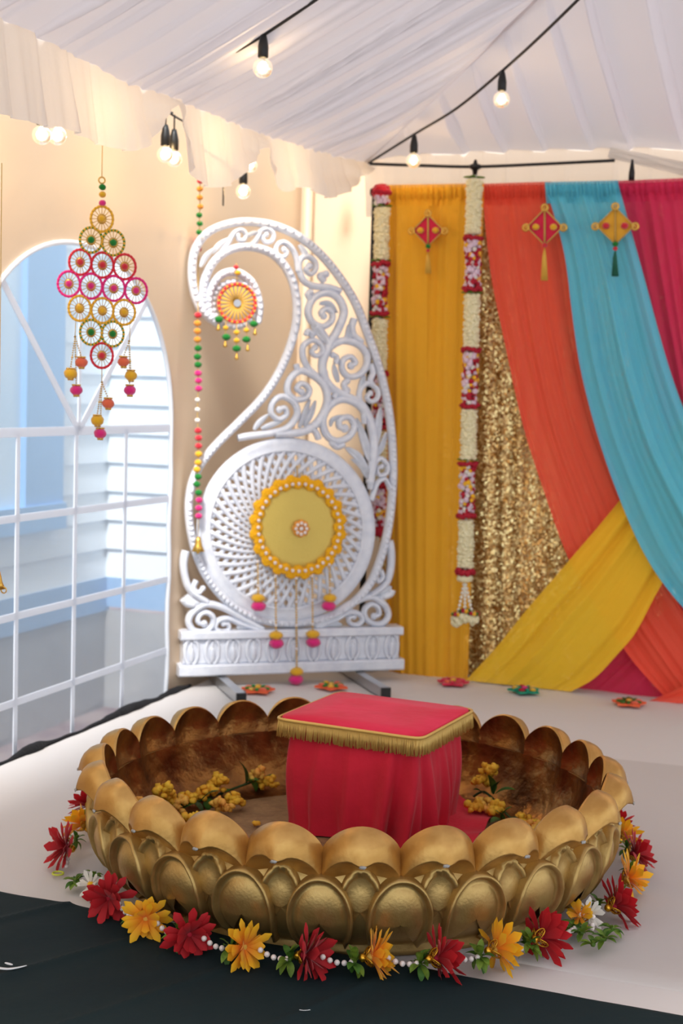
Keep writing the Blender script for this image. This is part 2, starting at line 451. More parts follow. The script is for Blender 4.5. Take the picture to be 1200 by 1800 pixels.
for ang in (45, 135, 90):
    a = math.radians(ang); L_ = 3
    for k in range(60):
        L_ = .02 * k; x = L_ * math.cos(a) / WH; z = L_ * math.sin(a) / (zTop - zSpr)
        if x * x + z * z > .96: break
    munt((sC, zSpr), (sC + L_ * math.cos(a), zSpr + L_ * math.sin(a)), .026 if ang != 90 else .016)

# ---------------- back wall, corner pole
mb = MB(); rows = []
for i in range(13): rows.append([corner + n * (5. * j / 50) + Z * lerp(GZ, 2.6, i / 12) + nD * (.02 * ny(j * .4, i * .1, 7)) for j in range(51)])
mb.grid(rows); mb.build('wall_back', 'tent_wall', kind='structure')
cp = corner + n * .05 - u * .05
mb = MB(); mb.tube([cp + Z * GZ, cp + Z * 2.55], .022, 10); ob = mb.build('tent_pole', 'pole', loc=cp + Z * GZ)
tag(ob, 'tan tent pole standing in the corner behind the carved paisley', 'pole')

# ---------------- liner: eave line, ceiling panels, valances
BV = back_pt(-.15)
E0 = on_pl(640, 286, BV, u)                    # liner corner
zE = E0.z; SL = .445
eave = []
for x, y in [(0, 31), (57, 57), (113, 88), (170, 116), (212, 142), (297, 168), (360, 195), (450, 232), (550, 262), (640, 286)]:
    p = on_pl(x, y, E0, n); eave.append(((E0 - p).dot(u), p.z))
eave.sort()
def eave_z(s):
    if s <= 0: return zE
    for (a, za), (b, zb) in zip(eave, eave[1:]):
        if s <= b: return lerp(za, zb, (s - a) / (b - a))
    return eave[-1][1]
random.seed(5)
cre = []; s_ = -.2
while s_ < 7.5:
    cre.append((s_, random.uniform(.014, .036), random.uniform(.012, .036), random.uniform(-.05, .05))); s_ += random.choice((.05, .07, .09, .12, .15))
def pleat(s, d, cr=cre):
    x = s + .03 * ny(s * 2, d * .8, 6) * d
    i = bisect.bisect_right(cr, (x,)) - 1
    if i < 0 or i + 1 >= len(cr): return 0
    c0, w, a, k = cr[i]; L_ = cr[i + 1][0] - c0; t = (x - c0) / L_; fall = .10
    a *= 1 + k * 4 * math.sin(d * 1.3 + i)
    return a * ((t / (1 - fall)) ** 1.4 if t < 1 - fall else (1 - t) / fall)
RIDGE = 3.0
nup = (Z - n * SL).normalized()
rows = []
NS = 1100; LEN = 6.4
for i in range(NS + 1):
    s = LEN * i / NS; dm = min(max(s, 1e-3), RIDGE); r = []
    for j in range(15):
        d = dm * j / 14
        z0 = lerp(eave_z(s), zE, min(1, d / .8)); sag = -.05 * math.sin(PI * min(1, d / RIDGE))
        fade = min(1, s / .12)
        r.append(E0 - u * s + n * d + Z * (z0 - zE + SL * d + sag) - nup * (pleat(s, d) * fade * min(1, .4 + d * 3) * min(1, (dm - d) / .2 + .05)))
    rows.append(r)
ceil = struct('ceiling', E0)
mb = MB(); mb.grid(rows); mb.build('liner_panel', 'liner', ceil)
cre2 = []; s_ = -.1
while s_ < 6.4:
    cre2.append((s_, random.uniform(.03, .08), random.uniform(.025, .06), random.uniform(-.06, .06))); s_ += random.uniform(.12, .22)
nup2 = (Z + u * SL).normalized()
bz = []
for x, y in [(640, 286), (700, 273), (860, 264), (1050, 260), (1200, 258)]:
    p = on_pl(x, y, BV, u); bz.append(((p - E0).dot(n), p.z))
def bz_z(s):
    if s <= 0: return zE
    for (a, za), (b, zb) in zip(bz, bz[1:]):
        if s <= b: return lerp(za, zb, (s - a) / (b - a))
    return bz[-1][1]
rows = []
for i in range(NS + 1):
    s = 6.0 * i / NS; dm = max(min(s, RIDGE, 6.0 - s, LEN), 1e-3); r = []
    for j in range(15):
        d = dm * j / 14; z0 = lerp(bz_z(s), zE, min(1, d / .8)); sag = -.05 * math.sin(PI * min(1, d / RIDGE)); fade = min(1, s / .15)
        r.append(E0 + n * s - u * d + Z * (z0 - zE + SL * d + sag) - nup2 * (pleat(s, d, cre2) * fade * min(1, .3 + d * 3) * min(1, (dm - d) / .2 + .05)))
    rows.append(r)
mb = MB(); mb.grid(rows); mb.build('liner_panel', 'liner', ceil)
rows = []
for i in range(41):
    s = LEN * i / 40; dm = min(s, RIDGE)
    rows.append([E0 + n * 6.0 - u * s - n * (dm * j / 6) + Z * (SL * dm * j / 6 - .05 * math.sin(PI * dm * j / 6 / RIDGE)) for j in range(7)])
mb = MB(); mb.grid(rows); mb.build('liner_panel', 'liner', ceil)
hp = [E0 + n * t - u * t + Z * (SL * t - .05 * math.sin(PI * t / RIDGE) + .002) for t in [k / 40 * RIDGE for k in range(41)]]
mb = MB(); mb.tube(hp, .012, 8, flat=(Z, .5)); mb.build('hip_seam', 'liner', ceil)

def valance(name, plane_P, plane_n, top, bot, parent_label, seed, kfold, wdir, nn=420):

    tp = crom(top, 14); bp = crom(bot, 14)
    def yat(poly, x):
        for a, b in zip(poly, poly[1:]):
            if a.x <= x <= b.x: return lerp(a.y, b.y, (x - a.x) / max(1e-6, b.x - a.x))
        return poly[0].y if x < poly[0].x else poly[-1].y
    x0, x1 = tp[0].x, tp[-1].x; rows = []
    for i in range(nn + 1):
        x = lerp(x0, x1, i / nn); r = []
        pt = on_pl(x, yat(tp, x), plane_P, plane_n); pb = on_pl(x, yat(bp, x), plane_P, plane_n)
        q = pt.dot(wdir)
        for j in range(13):
            t = j / 12
            sw_ = (q * 7 + 1.2 * ny(q * 2, seed)) % 1; f = .022 * (sw_ / .88 if sw_ < .88 else (1 - sw_) / .12) + .020 * ny(q * 6, seed) + .014 * ny(q * 14, seed + 3) + .006 * ny(q * 30, seed + 5)
            hgt = (pt.z - pb.z)
            sw = .02 * math.sin((t * hgt * 60 + 6 * ny(q * 2, seed + 9))) * max(0, 1 - hgt / .22) * t
            r.append(lerp(pt, pb, t) + plane_n * ((f * (.25 + t) + sw) * kfold + .02 * t))
        rows.append(r)
    m = MB(); m.grid(rows)
    return m
m = valance('v', E0, n, [(-260, -95), (0, 31), (57, 57), (113, 88), (170, 116), (212, 142), (297, 168), (360, 195), (450, 232), (550, 262), (642, 286)],
            [(-260, 150), (-100, 185), (0, 207), (72, 226), (80, 222), (130, 242), (165, 256), (210, 266), (240, 255), (268, 224), (290, 190), (298, 180), (305, 200),
             (314, 290), (335, 318), (360, 330), (395, 322), (425, 290), (445, 266), (455, 262), (466, 296), (482, 336), (510, 330), (540, 334), (565, 349), (600, 334), (630, 308), (642, 292)],
            'x', 3., 1., u)
tag(m.build('valance', 'valance', loc=E0 - u * 1.5), 'white scalloped valance hanging along the eave above the arched window', 'valance')
m = valance('v', BV, u, [(640, 286), (700, 273), (860, 264), (1050, 260), (1200, 258), (1420, 256)],
            [(640, 380), (700, 382), (860, 380), (1050, 376), (1200, 370), (1420, 366)], 'x', 11., -.9, n, 300)
vb = thing('valance', E0 + n * 1., 'white pleated valance along the eave above the coloured drapes', 'valance')
m.build('valance_cloth', 'valance', vb)
rows = []
for i in range(31):
    t = i / 30; c = V((lerp(1075, 1260, t), lerp(272, 312, t), 0)); r = []
    for j in range(9):
        w = (j / 8 - .5) * (18 + 8 * t); p = on_pl(c.x - w * .35, c.y + w, BV, u)
        r.append(p - u * (.05 + .02 * math.cos((j / 8 - .5) * PI) + .008 * math.sin(j * 2.2 + t * 6)))
    rows.append(r)
mb = MB(); mb.grid(rows); mb.build('twisted_swag', 'valance', vb)

# ------------------------------------------------------------------ house outside the window
hc = on_z(180, 1240, GZ); hb = thing('house', hc, 'white clapboard house with blue framed window seen through the arched window', 'building')
zS = at_depth(180, 1012, hc.y).z; bh = .145
src = {}
def board(name, a, d, L_, z, mk, h=bh, t=.016):
    nn = V((d.y, -d.x, 0));  nn = nn if nn.dot(EYE - a) > 0 else -nn
    m = MB(); vs = [a + Z * z + nn * (t + .012), a + Z * z, a + Z * (z + h + .01) + nn * .003, a + Z * (z + h + .01) + nn * .0]
    sec = [V((t + .010, 0)), V((0, 0)), V((0, h + .008)), V((.003, h + .008))]
    ring = []
    for e in (0, 1): ring += [a + d * (L_ * e) + nn * s_.x + Z * (z + s_.y) for s_ in sec]
    m.add(ring, [(0, 1, 2, 3), (7, 6, 5, 4)] + [(i, (i + 1) % 4, 4 + (i + 1) % 4, 4 + i) for i in range(4)])
    return m.build(name, mk, hb, smooth=False)
w1d = -u; w2d = n
def swall(px): # distance along the receding house wall of pixel px at mid height
    p = on_pl(px, 700, hc, n); return (p - hc).dot(w1d)
wx = swall(97); zWb = (on_pl(60, 905, hc, n)).z
wn = n
for k in range(22):
    z = zS + k * bh
    board('siding_board', V((hc.x, hc.y, 0)), w2d, 1.0, z, 'siding')
    if z + bh < zWb: board('siding_board', V((hc.x, hc.y, 0)), w1d, 5., z, 'siding')
    else: board('siding_board', V((hc.x, hc.y, 0)), w1d, wx, z, 'siding')
def wallbox(name, mk, base, d, L_, z0, z1, t, nrm):
    m = MB(); m.box(V((base.x, base.y, z0)), d * L_, nrm * t, Z * (z1 - z0)); return m.build(name, mk, hb, smooth=False)
n1 = n; n2 = -u
wallbox('foundation_wall', 'foundation', hc, w1d, 5., GZ, zS - .17, .02, n1); wallbox('foundation_wall', 'foundation', hc, w2d, 1.0, GZ, zS - .17, .02, n2)
wallbox('water_table_band', 'foundation_band', hc, w1d, 5., zS - .17, zS, .03, n1); wallbox('water_table_band', 'foundation_band', hc, w2d, 1.0, zS - .15, zS, .03, n2)
wf = wallbox('window_frame', 'house_frame', hc + w1d * wx, w1d, .32, zWb, 3.3, .05, n1)
wallbox('window_sill', 'house_frame', hc + w1d * wx, w1d, 3., zWb - .07, zWb + .05, .07, n1)
wallbox('window_pane', 'house_glass', hc + w1d * (wx + .32), w1d, 2.7, zWb + .05, 3.3, .02, n1)

# ------------------------------------------------------------------ pom-pom helper
POM = {}
def pom_mesh(m, c, r, mi=0, sq=.85):
    m.ball(c, (r, r, r * sq), 12, 7, mi, jit=.05)
def part_pom(mk, c, r, parent, name='pompom', sq=.85):
    key = (mk, sq)
    if key not in POM:
        m = MB(); pom_mesh(m, (0, 0, 0), 1., 0, sq); o = m.build('seed', mk); POM[key] = o.data; bpy.data.objects.remove(o)
    o = bpy.data.objects.new(name, POM[key]); COL.objects.link(o); o.parent = parent; o.location = V(c) - ORG[parent.name]; o.scale = (r, r, r)
    o.rotation_euler = (0, 0, random.uniform(0, 6)); ORG[o.name] = V(c); return o
def bell_mesh(c, r, h):
    m = MB(); c = V(c); m.lathe(c, [(.001, h), (r * .3, h * .98), (r * .45, h * .7), (r * .62, h * .35), (r, 0), (r * .9, 0), (r * .4, h * .5), (.001, h * .8)], 12)
    m.ball(c + Z * (-r * .1), r * .3, 6, 4); return m

# ------------------------------------------------------------------ drapes on their frame
def dp(x, y, off=0.): return on_pl(x, y, back_pt(off), u)
def drape_mesh(L_, R_, off, nf, amp, seed, nu=150, nv=46, tight=.35, lo=1.):
    L_ = crom(L_, 10); R_ = crom(R_, 10); rows = []
    for i in range(nv + 1):
        v = i / nv; a, b = sample(L_, v), sample(R_, v); r = []
        for j in range(nu + 1):
            t = j / nu; q = lerp(a, b, t)
            ph = t * nf * 2 * PI
            f = 1.9 * ny(t * nf * .8, v * .7, seed) + .8 * ny(t * nf * 1.9, v * .8, seed + 5) + .22 * math.sin(ph * 1.3 + 4 * ny(t * 5, v * .6, seed))
            f += .5 * (1 - abs(ny(t * nf * 1.1, v * .5, seed + 9)) * 3)
            g = tight + (1 - tight) * min(1, v * 4)
            edge = .008 * (math.exp(-t * 60) + math.exp(-(1 - t) * 60))
            r.append(dp(q.x, q.y, off * lerp(lo, 1, min(1, v * 1.6)) + amp * f * g + edge))
        rows.append(r)
    m = MB(); m.grid(rows); return m
# each drape: label, left edge, right edge (points seen in the photograph, set on the drape plane at its own depth)
DR = [
 ('backdrop_curtain', 'gold sequin curtain glittering behind the coloured drapes', 'sequin', [(664, 336), (666, 800), (668, 1176)], [(1330, 316), (1330, 800), (1325, 1245)], -.10, 15, .016, 1.),
 ('drape', 'straight yellow sheer drape behind the carved paisley', 'sheer_yellow', [(672, 330), (674, 700), (684, 1182)], [(850, 327), (838, 700), (822, 1196)], 0., 6, .018, 2.),
 ('drape', 'crimson pink sheer drape hanging behind the blue one', 'sheer_pink', [(1078, 323), (1125, 560), (1190, 830)], [(1340, 312), (1345, 560), (1350, 860)], -.03, 8, .014, 5.),
 ('drape', 'coral sheer drape swept to the right below a pink kite', 'sheer_coral', [(846, 328), (862, 480), (886, 600), (918, 745), (955, 862), (1000, 985), (1060, 1085), (1110, 1160), (1165, 1222)], [(968, 324), (992, 440), (1015, 600), (1048, 740), (1095, 860), (1150, 990), (1210, 1090), (1250, 1150), (1300, 1240)], -.005, 6, .015, 3.),
 ('sash', 'crimson pink sash low on the stage under the yellow sash', 'sheer_pink', [(1003, 1214), (1060, 1168), (1115, 1120), (1200, 1050)], [(1175, 1232), (1190, 1200), (1215, 1160), (1280, 1100)], -.04, 3, .012, 9.),
 ('sash', 'yellow sheer sash crossing low over the coral drape', 'sheer_sash', [(818, 1196), (870, 1140), (925, 1072), (1000, 985), (1090, 878), (1160, 780), (1250, 670)], [(1003, 1216), (1045, 1192), (1085, 1150), (1118, 1110), (1158, 1035), (1220, 930), (1300, 810)], .05, 5, .016, 4.),
 ('drape', 'turquoise sheer drape swept across below a yellow kite', 'sheer_blue', [(957, 325), (990, 440), (1006, 560), (1020, 650), (1048, 760), (1085, 868), (1130, 970), (1180, 1045), (1250, 1120)], [(1086, 322), (1130, 480), (1168, 620), (1200, 715), (1245, 820), (1300, 900), (1340, 960), (1370, 1010), (1400, 1060)], .125, 6, .017, 6.),
 ('sash', 'short coral tail of cloth on the stage at the edge', 'sheer_coral', [(1140, 1232), (1180, 1216), (1230, 1192), (1290, 1165)], [(1160, 1240), (1200, 1236), (1250, 1236), (1320, 1240)], .05, 2, .010, 8.),
]
for nm, lab, mk, L_, R_, off, nf, amp, sd in DR:
    b = dp((L_[0][0] + R_[0][0]) / 2, L_[0][1], off)
    d = thing(nm, V((b.x, b.y, 0)), lab, 'curtain' if 'curtain' in nm else nm)
    drape_mesh(L_, R_, off, nf, amp, sd, nu=260 if nf > 10 else 150, lo=.45 if nm == 'drape' and off > 0 else 1.).build('fabric', mk, d)
    if nm == 'drape':   # gathered rod pocket
        rows = []
        for i in range(7):
            v = i / 6; r = []
            for j in range(121):
                t = j / 120; a = V(L_[0]); c = V(R_[0]); q = lerp(V((a.x, a.y)), V((c.x, c.y)), t)
                k = 38 * v
                shift = (sample(crom(L_, 10), v * .04).x - L_[0][0]) * 0
                f = .006 * math.sin(t * nf * 18 + 3 * ny(t * 20, sd)) + .004 * math.sin(t * nf * 41)
                r.append(dp(q.x + (3 if sd > 2 else 0) * v, q.y - 5 + k, (off * .45 if off > 0 else off) + .026 * math.sin(PI * min(1, v * 1.2 + .12)) + f))
            rows.append(r)
        m = MB(); m.grid(rows); m.build('rod_pocket', mk, d)
fr = thing('pipe_stand', V((dp(660, 338).x, dp(660, 338).y, 0)), 'black pipe frame carrying the drapes', 'curtain rod')
m = MB(); a = dp(652, 338, -.065); b = dp(1420, 322, -.065); m.tube([a, b], .017, 8); m.build('crossbar', 'dark_metal', fr)
m = MB(); p = dp(659, 345, -.03); m.tube([V((p.x, p.y, 0.005)), p + Z * .02], .014, 8); m.build('upright', 'dark_metal', fr)
m = MB(); m.lathe(V((p.x, p.y, .0)), [(.001, .012), (.09, .012), (.09, .002), (.001, .002)], 16); m.build('base_plate', 'dark_metal', fr)

# kites pinned to the drapes
def kite(cx, cy, hw, hh, felt, pomk, beads, tas, tl, lab, off):
    t = thing('paper_kite', dp(cx, cy, off), lab, 'ornament', 'kites pinned to the drapes')
    hw += 3; hh += 1
    P = lambda x, y, o=0: dp(cx + x, cy + y, off + o)
    m = MB(); m.prism([P(0, -hh), P(hw, 0), P(0, hh), P(-hw, 0)], u * .008); m.build('kite_body', felt, t, smooth=False)
    m = MB(); m.tube([P(0, -hh, .004), P(hw, 0, .004), P(0, hh, .004), P(-hw, 0, .004)], .004, 5, True)
    m.tube([P(0, -hh, .004), P(0, hh, .004)], .004, 5); m.build('gold_edging', 'thread_gold', t)
    for x, y in ((0, -hh - 2), (hw + 2, 1), (-hw - 2, 1)):
        m = MB(); c = P(x, y, .004); R_ = .012
        m.tube([c + n * (R_ * math.cos(a)) + Z * (R_ * math.sin(a)) for a in [k * PI / 6 for k in range(12)]], .005, 5, True)
        m.ball(c, .006, 6, 4); m.build('corner_loop', 'gold_bead', t)
    for x in (-hw * .5, hw * .5): part_pom(pomk, P(x, 0, .012), .015, t)
    y = hh
    for mk, r in beads: part_pom(mk, P(0, y, .008), r, t); y += r * 420 * 1.6
    m = MB(); a = P(0, y - 4, .004)
    for k in range(14):
        g = 2 * PI * k / 14; m.tube([a, a - Z * (tl * .3) + n * .006 * math.cos(g) - u * .006 * math.sin(g), a - Z * tl + n * (.012 * math.cos(g) + .004) - u * .01 * math.sin(g)], .0028, 4)
    m.build('tassel', tas, t)
kite(752, 405, 24, 27, 'felt_crimson', 'pom_yellow', [('pom_green', .011), ('pom_red', .008)], 'tassel_gold', .09, 'small crimson kite ornament with gold tassel on the yellow drape', .05)
kite(957, 399, 28, 31, 'felt_crimson', 'pom_yellow', [('pom_red', .011)], 'tassel_gold', .13, 'larger crimson kite ornament with gold tassel on the coral drape edge', .115)
kite(1081, 397, 30, 31, 'felt_yellow', 'pom_red', [('pom_green', .012), ('pom_red', .010)], 'tassel_green', .10, 'yellow kite ornament with red pompoms and dark green tassel', .125)

# long flower garlands
def garland(axis, secs, lab, off, extra=None):
    top = dp(*axis[0], off); t = thing('flower_garland', dp(*axis[-1], off), lab, 'garland')
    ax = crom(axis, 10); ys = [p.y for p in ax]
    def at(y):
        for a, b in zip(ax, ax[1:]):
            if a.y <= y <= b.y: return dp(lerp(a.x, b.x, (y - a.y) / (b.y - a.y)), y, off)
        return dp(ax[-1].x, y, off)
    m = MB(); m.tube([at(lerp(ys[0], ys[-1], k / 30)) for k in range(31)], .006, 5); m.build('core_string', 'thread_white', t)
    for kind, y0, y1 in secs:
        a, b = at(y0), at(y1); L_ = (a - b).length
        if kind == 'cream':
            m = MB(); nr = max(3, int(L_ / .013)); m.tube([a, lerp(a, b, .5), b], .025, 10)
            for i in range(nr):
                c = lerp(a, b, (i + .5) / nr)
                for k in range(11):
                    g = 2 * PI * (k + random.random()) / 11; R_ = .022 + random.uniform(-.003, .004)
                    m.ball(c + V((math.cos(g) * R_, math.sin(g) * R_, random.uniform(-.004, .004))), (.012, .012, .009), 6, 4, jit=.12)
            m.build('cream_section', 'cream_flower', t)
        elif kind == 'mixed':
            m = MB(); nr = max(3, int(L_ / .014))
            for i in range(nr):
                c = lerp(a, b, (i + .5) / nr)
                for k in range(10):
                    g = 2 * PI * (k + random.random()) / 10; R_ = .023 + random.uniform(-.004, .004)
                    mi = random.choices((0, 1, 2, 3), (4, 4, 1.3, 1.5))[0]
                    m.ball(c + V((math.cos(g) * R_, math.sin(g) * R_, random.uniform(-.006, .006))), random.uniform(.009, .013), 6, 4, mi, jit=.2)
            m.build('mixed_section', ['lilac_white', 'rose_red', 'pom_yellow', 'white_petal'], t)
        elif kind == 'red':
            m = MB(); c = lerp(a, b, .5)
            for k in range(14):
                g = 2 * PI * k / 14; R_ = .030
                m.ball(c + V((math.cos(g) * R_, math.sin(g) * R_, random.uniform(-.006, .006))), (.014, .014, max(.009, L_ * .6)), 6, 4, jit=.25)
            m.build('red_collar', 'rose_red', t)
        elif kind == 'leaf':
            c = lerp(a, b, .5)
            m = MB()
            for g in (0.3, 2.8, 4.4):
                d = V((math.cos(g), math.sin(g) * .6, .1)); m.ball(c + d * .022, (.026, .012, .005), 8, 4, rot=Matrix.Rotation(g, 3, 'Z'))
            m.build('leaf_collar', 'leaf_light', t)
    if extra: extra(t, at)
    return t
def g2x(t, at):
    a = at(1012)
    m = MB()
    for k in range(12):
        g = 2 * PI * k / 12; m.ball(a - Z * .01 + V((math.cos(g) * .022, math.sin(g) * .022, 0)), .014, 6, 4, jit=.2)
    m.build('cream_puff', 'cream_flower', t)
    for (x, y) in ((803, 1086), (831, 1085), (817, 1080)):
        e = dp(x, y, .15); m = MB()
        pts = [lerp(a - Z * .02, e, k / 9) for k in range(10)]
        for p in pts: m.ball(p, (.007, .007, .008), 6, 4)
        m.build('pearl_strand', 'thread_white', t)
        m = MB(); c = e - Z * .012
        for k in range(26): 
            d = V((random.gauss(0, 1), random.gauss(0, 1), random.gauss(0, 1))).normalized(); m.ball(c + d * .018, .011, 6, 4, jit=.2)
        m.build('cream_pompom', 'cream_flower', t)
        m = MB()
        for k in range(9):
            g = 2 * PI * k / 9; m.ball(e + Z * .016 + V((math.cos(g) * .018, math.sin(g) * .018, 0)), .009, 6, 4, k % 3, jit=.2)
        m.build('flower_cap', ['rose_red', 'pom_yellow', 'leaf'], t)
garland([(836, 308), (833, 330), (828, 600), (821, 850), (817, 1012)],
        [('leaf', 310, 314), ('cream', 316, 412), ('red', 415, 421), ('mixed', 422, 505), ('red', 505, 512), ('leaf', 514, 516), ('cream', 518, 610), ('red', 613, 618), ('mixed', 619, 710), ('red', 710, 716),
         ('cream', 719, 806), ('leaf', 808, 810), ('red', 812, 818), ('mixed', 819, 902), ('red', 902, 910), ('cream', 914, 998), ('red', 1000, 1009)],
        'full length white and red flower garland hanging beside the gold sequins', .15, g2x)
def g1x(t, at):
    c = at(337); m = MB()
    for ly, (k_, R_, zz) in enumerate(((9, .036, 0), (7, .022, .012))):
        for k in range(k_):
            g = 2 * PI * k / k_ + ly; d = n * math.cos(g) + Z * math.sin(g)
            m.ball(c + d * R_ * .6 - u * (.01 + zz), (.022, .012, .012), 6, 4, jit=.15)
    m.build('red_blossom', 'pom_red', t)
garland([(671, 328), (671, 400), (667, 560), (667, 760), (664, 950)],
        [('red', 336, 340), ('mixed', 345, 358), ('leaf', 361, 363), ('cream', 366, 456), ('leaf', 457, 459), ('red', 461, 466), ('mixed', 467, 549), ('red', 549, 556), ('leaf', 557, 558), ('cream', 561, 650), ('red', 653, 662),
         ('mixed', 664, 745), ('red', 746, 754), ('cream', 758, 845), ('red', 848, 856), ('mixed', 858, 925), ('red', 926, 940)],
        'white and red flower garland half hidden behind the carved paisley', .06, g1x)

# ------------------------------------------------------------------ carved paisley stand
YAW = math.radians(18)
pc = on_z(505, 1180, .045); pd = V((math.cos(YAW), math.sin(YAW), 0)); pn = V((pd.y, -pd.x, 0))
MPP = 1 / 430.
def pp(x, y, off=0.): return on_pl(x, y, pc, pn) + pn * off
pa = thing('paisley_stand', V((pc.x, pc.y, 0)), 'tall white carved paisley backdrop with pierced scrollwork on a plinth', 'stand')
def ptube(m, pts, r, off=0., k=6, sides=8, depth=1.3, taper=None, closed=False):
    P = crom(pts, k, closed); N_ = len(P)
    rr = [r * MPP * (taper(i / (N_ - 1)) if taper else 1) for i in range(N_)]
    m.tube([pp(p.x, p.y, off) for p in P], rr, sides, closed, flat=(pn, depth)); return P
OUT = [(452, 566), (455, 535), (444, 500), (424, 482), (404, 478), (385, 486), (370, 508), (366, 538), (374, 562), (392, 572), (372, 562), (352, 543), (340, 510), (337, 470), (344, 436), (364, 410), (393, 396), (430, 390), (475, 395), (518, 412), (558, 442), (594, 484), (624, 532), (645, 585), (664, 640), (678, 695), (686, 745), (690, 800), (690, 850), (684, 915), (672, 970), (650, 1025), (615, 1063), (570, 1086), (512, 1096),
       (455, 1088), (405, 1062), (368, 1022), (345, 975), (333, 920), (333, 870), (347, 825), (378, 784), (424, 738), (462, 698), (490, 655), (510, 608), (521, 560), (519, 515), (506, 477), (482, 449), (452, 436), (420, 435), (390, 447), (370, 468), (358, 498), (357, 525), (364, 548), (380, 565)]
m = MB(); P = ptube(m, OUT, 7.2, 0., 6, 8, 1.7); m.build('rim', 'white_paint', pa)
m = MB(); acc = 0; last = None
for p in P:
    if last is None or (p - last).length > 8.4:
        m.ball(pp(p.x, p.y, .024), .0105, 6, 4); last = p
m.build('bead_trim', 'white_paint', pa, kind='stuff')
m = MB()
for i in range(24):   # fluted disc inside the curl
    a = 2 * PI * i / 24
    m.ball(pp(411 + 38 * math.cos(a), 535 + 40 * math.sin(a), .0), (.016, .016, .012), 6, 4)
m.build('curl_rosette', 'white_paint', pa, kind='stuff')
def scroll(pts, r=5.2, r1=3.2, ball=None, off=0.):
    r *= 1.28; r1 *= 1.35; ball = ball and ball * 1.3
    m = MB(); ptube(m, pts, r, off, 6, 8, 1.6, lambda t: lerp(1, r1 / r, t) if t > .04 else .9)
    P = crom(pts, 6)
    m.tube([pp(p.x, p.y, off + .016) for p in P], [r * MPP * .45] * len(P), 6, flat=(pn, 1.2))
    if ball: e = pts[-1]; m.ball(pp(e[0], e[1], off + .004), (ball * MPP, ball * MPP, ball * MPP), 8, 6)
    m.build('scroll', 'white_paint', pa)
